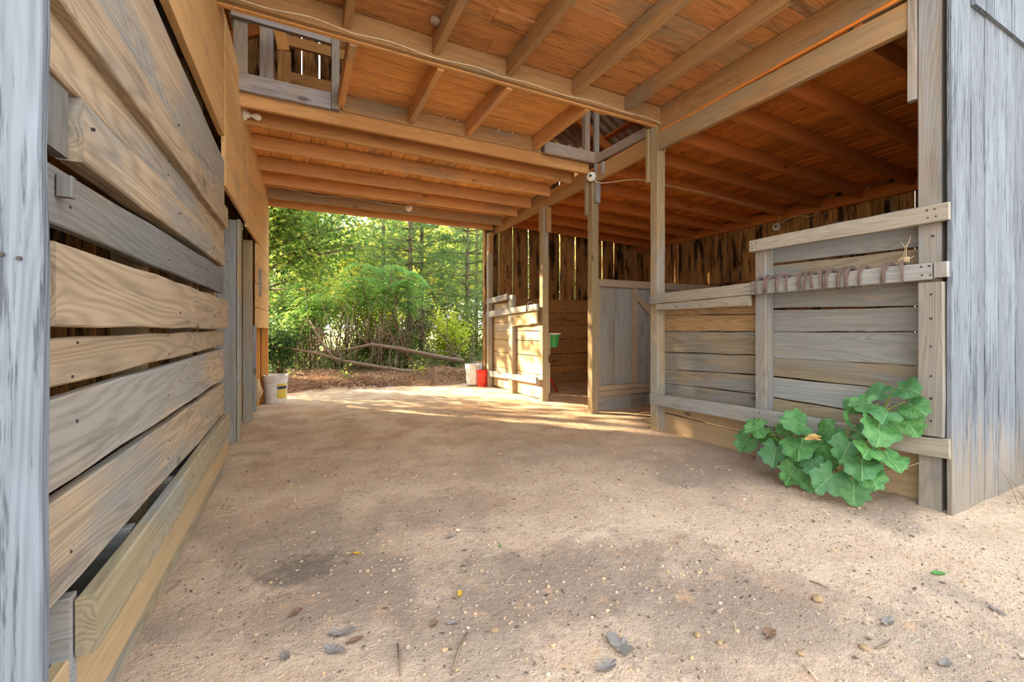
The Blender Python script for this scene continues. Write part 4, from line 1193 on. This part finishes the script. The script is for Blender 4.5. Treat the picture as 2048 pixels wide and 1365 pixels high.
for (x, y) in scatter_xy(520, lambda x, y: min(1.0, (1.8 / max(.5, y)) ** 1.6)) + [(R.uniform(3.0, 4.0), R.gauss(.85, .12)) for _ in range(160)]:
    L = R.uniform(.015, .06); a = R.uniform(0, 6.28); z = ground_z(x, y) + .002
    d = Vector((math.cos(a) * L / 2, math.sin(a) * L / 2, R.uniform(0, .004)))
    p = Vector((x, y, z))
    tube_data([p - d, p + d], .0008, 3, V, Fc)
o = mesh_obj('straw_bits', V, Fc, 'straw'); tag(o, 'pale straw bits strewn over the dirt floor', 'straw', kind='stuff')
# dry weed tuft beside the siding
V, Fc = [], []
for k in range(90):
    p = Vector((3.80 + R.gauss(0, .10), .82 + R.gauss(0, .04), ground_z(3.8, .82)))
    t = p + Vector((R.gauss(0, .10), R.gauss(0, .05), R.uniform(.04, .20)))
    tube_data([p, (p + t) / 2 + Vector((0, 0, .02)), t], [.0015, .0012, .0006], 3, V, Fc)
o = mesh_obj('dry_weed', V, Fc, 'leaf_brown'); tag(o, 'brown dry weed tuft at the foot of the grey siding', 'weed')

# ------------------------------------------------------------------ woods beyond the back opening
def np_mesh(name, V, nper, mat, parent):
    """V: (N*nper, 3) array, one polygon of nper corners per leaf"""
    N = len(V) // nper
    me = bpy.data.meshes.new(name)
    me.vertices.add(len(V)); me.vertices.foreach_set('co', V.astype(np.float32).ravel())
    me.loops.add(len(V)); me.loops.foreach_set('vertex_index', np.arange(len(V), dtype=np.int32))
    me.polygons.add(N)
    me.polygons.foreach_set('loop_start', np.arange(0, len(V), nper, dtype=np.int32))
    me.polygons.foreach_set('loop_total', np.full(N, nper, dtype=np.int32))
    me.materials.append(M[mat])
    me.update(calc_edges=True)
    return link(bpy.data.objects.new(name, me), parent)

def unit(a): return a / np.maximum(np.linalg.norm(a, axis=1, keepdims=True), 1e-9)

def leaf_quads(C, size, aspect=.55, droop=.3):
    N = len(C)
    d = unit(NP.normal(size=(N, 3)) * np.array([1, 1, .5]) + np.array([0, 0, -droop]))
    u = unit(np.cross(d, NP.normal(size=(N, 3))))
    s = (size * NP.uniform(.6, 1.25, N))[:, None]
    V = np.empty((N, 4, 3))
    V[:, 0] = C - d * s * .5
    V[:, 1] = C + u * s * aspect * .5 - d * s * .05
    V[:, 2] = C + d * s * .5
    V[:, 3] = C - u * s * aspect * .5 - d * s * .05
    return V.reshape(-1, 3)

def needle_tris(C, dirs, length, width, per):
    C = np.repeat(C, per, 0); D = np.repeat(dirs, per, 0)
    d = unit(D * .7 + NP.normal(size=C.shape) * .75)
    u = unit(np.cross(d, NP.normal(size=C.shape)))
    L = (length * NP.uniform(.6, 1.1, len(C)))[:, None]
    V = np.empty((len(C), 3, 3))
    V[:, 0] = C + u * width; V[:, 1] = C - u * width; V[:, 2] = C + d * L
    return V.reshape(-1, 3)

def broad_tree(label, x, y, h, cz, rx, ry, rz, n, size, mat, trunk_r=.12, lean=(0, 0), bark='bark', nb=16, name='broadleaf_tree', group='broadleaf trees beyond the barn', clump=.3):
    z0 = ground_z(x, y) - .05
    o = thing(name, (x, y, z0), label, 'tree', group)
    top = Vector((x + lean[0], y + lean[1], z0 + h * .8))
    base = Vector((x, y, z0))
    tp = [base.lerp(top, f) + Vector((.12 * math.sin(5 * f + x), .12 * math.cos(4 * f + y), 0)) * f for f in (0, .25, .5, .75, 1)]
    tube('trunk', tp, [trunk_r, trunk_r * .85, trunk_r * .7, trunk_r * .5, trunk_r * .25], bark, o, 8)
    cc = Vector((x + lean[0], y + lean[1], cz))
    V, Fc = [], []
    cl = []
    for k in range(nb):
        d = unit(NP.normal(size=(1, 3)))[0]
        rad = R.uniform(.45, 1.0)
        e = cc + Vector((d[0] * rx * rad, d[1] * ry * rad, d[2] * rz * rad))
        f = min(1, max(.2, (e.z - z0) / (h * .8) - .15))
        s = base.lerp(top, f)
        m_ = (s + e) / 2 + Vector((0, 0, .12 * h * .1))
        tube_data([s, m_, e], [trunk_r * .35, trunk_r * .2, trunk_r * .06], 5, V, Fc)
        for q in range(5):
            cl.append(s.lerp(e, R.uniform(.45, 1.05)))
            if q < 2:
                e2 = e + Vector((R.gauss(0, .25), R.gauss(0, .25), R.gauss(0, .2))) * rx
                tube_data([m_, e2], [trunk_r * .12, trunk_r * .03], 4, V, Fc)
                cl.append(e2)
    mesh_obj('branches', V, Fc, bark, o, None, True)['kind'] = 'stuff'
    cl = np.array([tuple(c) for c in cl])
    idx = NP.integers(0, len(cl), n)
    C = cl[idx] + NP.normal(size=(n, 3)) * clump * np.array([rx, ry, rz * .8]) * .8
    C[:, 2] = np.maximum(C[:, 2], z0 + .12)
    np_mesh('foliage', leaf_quads(C, size), 4, mat, o)
    return o

def pine(label, x, y, h, low, r, tufts, mat='lf_pine', dead=0):
    z0 = ground_z(x, y) - .05
    o = thing('pine_tree', (x, y, z0), label, 'tree', 'young pines beyond the barn')
    tube('trunk', [(x, y, z0), (x + .03, y, z0 + h * .5), (x, y, z0 + h)], [.075, .055, .012], 'bark', o, 8)
    V, Fc = [], []
    cs, ds = [], []
    z = low
    while z < h * .97:
        f = (z - low) / (h - low)
        rr = r * (1 - f) ** .8 * R.uniform(.75, 1.1) + .1
        a0 = R.uniform(0, 6.28)
        for k in range(6):
            a = a0 + k * 1.047 + R.uniform(-.3, .3)
            e = Vector((x + math.cos(a) * rr, y + math.sin(a) * rr, z0 + z + rr * R.uniform(.05, .35)))
            s = Vector((x, y, z0 + z))
            tube_data([s, (s + e) / 2 - Vector((0, 0, .03)), e], [.016, .010, .004], 4, V, Fc)
            for q in range(tufts):
                g_ = R.uniform(.3, 1.05)
                c = s.lerp(e, g_) + Vector((R.gauss(0, .10), R.gauss(0, .10), R.gauss(0, .07))) * rr
                cs.append(tuple(c)); ds.append((math.cos(a), math.sin(a), .35))
        z += R.uniform(.26, .42)
    mesh_obj('branches', V, Fc, 'bark', o, None, True)['kind'] = 'stuff'
    np_mesh('needles', needle_tris(np.array(cs), np.array(ds), .20, .0055, 16), 3, mat, o)
    if dead:
        C = np.array([(x, y, z0)]) + NP.normal(size=(dead, 3)) * np.array([.45, .35, .45]) + np.array([0, 0, 1.5])
        np_mesh('dead_needles', needle_tris(C, np.tile([[0, 0, -.5]], (dead, 1)), .16, .005, 12), 3, 'lf_rust', o)
    return o

# big oak whose limbs hang over the left of the opening
broad_tree('spreading oak with drooping dark limbs at the upper left of the opening', -2.2, 12.0, 7.5, 3.95, 2.0, 1.8, 1.75, 9000, .14, 'lf_oak', .16, (2.5, -1.0), nb=26, name='oak_tree', group=None, clump=.20)
pine('slim pine with bare trunk just right of the sumac', 2.85, 12.2, 8.5, 1.7, 1.2, 12, dead=30)
pine('pine in the middle with rust-coloured dead needles on its trunk', 3.36, 12.9, 8.0, 1.5, 1.3, 12, dead=90)
pine('bushy pine nearest the right edge of the opening', 4.50, 12.0, 7.0, 1.0, 1.5, 14)
pine('thin pine behind the sumac stems', 2.42, 14.0, 8.5, 2.4, 1.2, 10)
pine('full pine standing behind the nearer pines at the right', 5.8, 14.5, 9.0, .9, 1.8, 13)
pine('far pine seen through wall gaps on the right', 7.6, 13.0, 9.0, .8, 1.8, 8)
BT = [('sunlit yellow-green tree filling the middle of the woods', 2.6, 17.5, 7.0, 3.6, 2.0, 1.8, 2.0, 9000, .19, 'lf_bright'),
      ('pale sunlit tree behind the right pines', 6.4, 18.5, 8.5, 4.0, 2.4, 2.0, 2.7, 9000, .21, 'lf_bright'),
      ('mid-green tree behind the oak on the left', -.6, 17.0, 8.0, 3.3, 1.9, 1.8, 2.3, 4800, .20, 'lf_oak'),
      ('leafy tree added just outside the left jamb, low hanging boughs screening the sun', -2.9, 9.9, 5.0, 3.35, 2.1, .95, 1.75, 5600, .13, 'lf_oak'),  # added tree, mostly out of view; crown shaped to hold back the low sun
      ('tall dark tree at the left rear of the woods', -3.6, 18.0, 9.5, 4.8, 2.6, 2.2, 3.3, 8000, .22, 'lf_oak'),
      ('wide dark tree in the far left woods', -6.8, 23.0, 11.0, 5.5, 3.2, 2.5, 4.2, 7500, .28, 'lf_oak'),
      ('far green tree in the centre rear of the woods', 1.2, 26.0, 8.5, 4.3, 2.4, 2.0, 3.3, 7000, .28, 'lf_oak'),
      ('far green tree right of centre in the rear woods', 6.0, 26.5, 11.0, 5.0, 3.4, 2.4, 4.2, 9000, .30, 'lf_oak'),
      ('far tree at the right rear of the woods', 10.5, 22.0, 11.0, 5.0, 3.3, 2.5, 4.3, 10000, .28, 'lf_oak'),
      ('tree outside the right corner of the barn', 9.8, 13.0, 8.0, 3.8, 2.4, 2.2, 3.2, 7000, .24, 'lf_oak')]
for a in BT: broad_tree(*a)

# sumac thicket: many bare curved stems carrying fans of long leaflets
def sumac(x, y, n, hh, spread, label):
    z0 = ground_z(x, y) - .03
    o = thing('sumac_shrub', (x, y, z0), label, 'shrub', 'sumac shrubs behind the fallen limbs')
    V, Fc = [], []
    Q = []
    for k in range(n):
        a = R.uniform(0, 6.28)
        b = Vector((x + R.gauss(0, .12), y + R.gauss(0, .12), z0))
        sp = spread * R.uniform(.3, 1.0)
        t = Vector((x + math.cos(a) * sp, y + math.sin(a) * sp * .8, z0 + hh * R.uniform(.72, 1.05)))
        m1 = b.lerp(t, .35) + Vector((R.gauss(0, .06), R.gauss(0, .06), .12))
        m2 = b.lerp(t, .7) + Vector((R.gauss(0, .08), R.gauss(0, .08), .15))
        tube_data([b, m1, m2, t], [.017, .013, .010, .005], 5, V, Fc)
        for tip in (t, m2 + Vector((R.gauss(0, .2), R.gauss(0, .2), .25))):
            tube_data([m2, tip], [.008, .004], 4, V, Fc)
            for f in range(7):
                aa = R.uniform(0, 6.28)
                L = R.uniform(.32, .55)
                dirh = Vector((math.cos(aa), math.sin(aa), 0))
                for q in range(1, 10):
                    u_ = q / 9
                    c = tip + dirh * (L * u_) + Vector((0, 0, .16 * u_ - .42 * u_ * u_)) * (L / .45)
                    side = Vector((-dirh.y, dirh.x, 0))
                    for sg in (-1, 1):
                        e = c + side * sg * .12 * (1 - .4 * u_) + dirh * .05 - Vector((0, 0, .05))
                        w_ = dirh * .017
                        mid_ = (c + e) / 2
                        Q += [tuple(c), tuple(mid_ + w_), tuple(e), tuple(mid_ - w_)]
    mesh_obj('stems', V, Fc, 'bark', o, None, True)['kind'] = 'stuff'
    np_mesh('foliage', np.array(Q), 4, 'lf_sumac', o)
sumac(1.55, 9.9, 9, 2.35, .75, 'tall sumac in the centre with bare fanned stems')
sumac(2.15, 10.2, 8, 2.15, .8, 'sumac just right of the tallest one')
sumac(.75, 10.4, 9, 2.0, .8, 'sumac left of the tallest one under the oak limbs')
sumac(.2, 9.9, 7, 1.6, .6, 'low sumac at the left of the thicket')
sumac(1.2, 11.2, 8, 2.3, .9, 'sumac at the rear of the thicket')

def bush(label, x, y, h, r, n, size, mat, name='bush', group='bushes at the edge of the woods', cat='bush'):
    z0 = ground_z(x, y) - .03
    o = thing(name, (x, y, z0), label, cat, group)
    V, Fc = [], []
    tips = []
    for k in range(12):
        a = R.uniform(0, 6.28); q = r * R.uniform(.3, 1)
        t = Vector((x + math.cos(a) * q, y + math.sin(a) * q, z0 + h * R.uniform(.5, 1)))
        tube_data([(x + R.gauss(0, .04), y + R.gauss(0, .04), z0), Vector((x, y, z0)).lerp(t, .5) + Vector((0, 0, .06)), t], [.012, .008, .003], 4, V, Fc)
        tips += [t, Vector((x, y, z0)).lerp(t, .65), Vector((x, y, z0)).lerp(t, .82)]
    mesh_obj('stems', V, Fc, 'bark', o, None, True)['kind'] = 'stuff'
    T = np.array([tuple(t) for t in tips])
    C = T[NP.integers(0, len(T), n)] + NP.normal(size=(n, 3)) * np.array([r, r, h]) * .16
    C[:, 2] = np.maximum(C[:, 2], z0 + .04)
    np_mesh('foliage', leaf_quads(C, size), 4, mat, o)
bush('dark dense bush at the left foot of the opening', -.30, 9.3, 1.05, .5, 4200, .07, 'lf_dark')
bush('dark bush outside the left jamb', -.95, 8.6, 1.5, .6, 3600, .08, 'lf_dark')
bush('lime-leaved bush at the right behind the fallen log', 3.35, 9.75, 1.15, .55, 2200, .085, 'lf_lime')
bush('green bush between the pines at the right', 4.0, 11.0, 1.4, .7, 3200, .09, 'lf_weed')
bush('green bush below the middle of the sumac thicket', 1.9, 11.0, 1.0, .7, 3000, .09, 'lf_weed')
bush('mixed green bush at the left behind the dark one', .15, 11.2, 1.2, .7, 3200, .09, 'lf_oak')
bush('tall green bush farther back at the left', -.4, 13.2, 2.2, .9, 4200, .11, 'lf_oak')
bush('low weedy bush behind the pine trunks', 3.2, 14.0, 1.6, 1.0, 4200, .10, 'lf_weed')
bush('yellowing bush behind the sumac', 1.6, 13.5, 2.3, .9, 4200, .11, 'lf_bright')
bush('shadowy bush outside the back wall gaps', 5.2, 10.0, 1.4, .8, 3200, .09, 'lf_weed')
def seedling(label, x, y, s, mat):
    z0 = ground_z(x, y)
    o = thing('seedling', (x, y, z0), label, 'plant')
    tube('stem', [(x, y, z0 - .02), (x + .02, y, z0 + s)], .006, 'twig', o, 5)
    C = np.array([[x, y, z0 + s * .65]]) + NP.normal(size=(46, 3)) * np.array([.09, .07, .09])
    np_mesh('foliage', leaf_quads(C, .07), 4, mat, o)
seedling('bright yellow-green seedling in the pine straw right of centre', 2.02, 7.9, .24, 'lf_lime')
seedling('drab green seedling in the pine straw left of centre', .74, 7.7, .20, 'lf_weed')
# undergrowth between the trunks
n = 9000
C = np.stack([NP.uniform(-1.5, 7, n), NP.uniform(9.3, 15.5, n), np.abs(NP.normal(size=n)) * .22 + .10], 1)
o = np_mesh('undergrowth', leaf_quads(C, .085), 4, 'lf_weed', None)
tag(o, 'tangled low undergrowth on the woods floor', 'undergrowth', kind='stuff')
# thin dead stems standing in the thicket
def limb(name, pts, rad, label, mat='limb_bark', side=8):
    o = thing(name, pts[0], label, 'branch')
    tube('limb', pts, rad, mat, o, 8)
    V, Fc = [], []
    for k in range(side):
        i = R.randrange(1, len(pts))
        p = Vector(pts[i - 1]).lerp(Vector(pts[i]), R.random())
        e = p + Vector((R.gauss(-.1, .3), R.gauss(0, .2), abs(R.gauss(.3, .25))))
        tube_data([p, (p + e) / 2 + Vector((0, 0, .04)), e], [.010, .007, .002], 4, V, Fc)
    mesh_obj('side_twigs', V, Fc, mat, o, None, True)['kind'] = 'stuff'
limb('fallen_log', [(3.24, 8.85, .27), (2.651, 8.95, .39), (1.907, 9.0, .565), (1.36, 9.1, .66), (.93, 9.2, .567), (.26, 9.3, .52)], [.052, .048, .040, .033, .024, .012], 'smooth fallen tree trunk slanting across the woods edge at the right')
limb('fallen_limb', [(2.93, 8.4, .09), (2.27, 8.5, .10), (1.806, 8.6, .155), (1.311, 8.7, .257), (.84, 8.8, .353), (.394, 8.9, .50), (-.03, 9.0, .60), (-.42, 9.1, .66)], [.044, .042, .040, .034, .030, .025, .018, .010], 'long low fallen limb crossing the opening just beyond the pine straw', side=10)
limb('leaning_stick', [(.705, 8.9, .32), (.526, 9.0, .557), (.394, 9.05, .77), (.22, 9.2, 1.15)], [.03, .028, .024, .012], 'pale leaning dead branch left of centre', side=4)
limb('leaning_stick', [(1.36, 9.2, .6), (1.03, 9.3, .96), (.84, 9.4, 1.45)], [.02, .016, .007], 'thin dead stem rising from the fallen log', side=4)
limb('dead_branch', [(3.5, 9.0, .05), (3.1, 9.1, .45), (2.85, 9.2, .85)], [.02, .014, .004], 'bleached dead branch fanning up at the right edge', side=9)
limb('dead_branch', [(2.3, 9.4, .1), (2.05, 9.4, .6), (1.95, 9.5, 1.1)], [.014, .010, .004], 'rusty dead pine branch standing behind the fallen log', 'leaf_brown', 8)

V, Fc = [], []
for k in range(70):
    b = Vector((R.uniform(-.3, 3.9), R.uniform(9.0, 11.0), .0)); b.z = ground_z(b.x, b.y)
    t = b + Vector((R.gauss(0, .5), R.gauss(0, .25), R.uniform(.6, 1.9)))
    m_ = b.lerp(t, .5) + Vector((R.gauss(0, .12), R.gauss(0, .08), R.uniform(0, .15)))
    tube_data([b, b.lerp(m_, .5), m_, t], [.009, .008, .006, .003], 4, V, Fc)
    for q in range(2):
        e = m_ + Vector((R.gauss(0, .25), R.gauss(0, .15), R.uniform(.05, .4)))
        tube_data([m_, e], [.005, .002], 4, V, Fc)
o = mesh_obj('dead_stems', V, Fc, 'limb_bark', None, None, True)
tag(o, 'tangle of thin bare dead stems standing among the fallen limbs', 'stems', kind='stuff')
# pine straw mounds along the back edge
n = 22000
mx = NP.uniform(-2.5, 5.2, n); my = 7.35 + np.abs(NP.normal(size=n)) * .55 + .18 * np.sin(mx * 2.1)
def mound(x, y): return (.07 + .24 * max(0, noise.noise(Vector((x * 1.6, y * 1.3, 2.2))) + .25)) * max(0, min(1, (y - 7.3) / .4)) * max(0, min(1, (9.3 - y) / .8))
mz = np.array([ground_z(a, b_) + mound(a, b_) * R.random() ** .5 + .004 for a, b_ in zip(mx, my)])
C = np.stack([mx, my, mz], 1)
d = unit(NP.normal(size=(n, 3)) * np.array([1, 1, .35]))
u = unit(np.cross(d, NP.normal(size=(n, 3))))
L = NP.uniform(.05, .12, n)[:, None]
V = np.empty((n, 4, 3))
V[:, 0] = C - d * L - u * .0022; V[:, 1] = C - d * L + u * .0022; V[:, 2] = C + d * L + u * .0015; V[:, 3] = C + d * L - u * .0015
o = np_mesh('pine_straw', V.reshape(-1, 3), 4, 'pinestraw', None)
tag(o, 'brown pine straw heaped along the edge of the woods', 'pine straw', kind='stuff')
n = 2600
lx = NP.uniform(-1.6, 4.5, n); ly = 7.3 + np.abs(NP.normal(size=n)) * .7
C = np.stack([lx, ly, np.array([ground_z(a, b_) + .02 + mound(a, b_) * .8 for a, b_ in zip(lx, ly)])], 1)
o = np_mesh('leaf_litter', leaf_quads(C, .07, .6, 0), 4, 'litter', None)
tag(o, 'brown leaf litter among the pine straw', 'litter', kind='stuff')
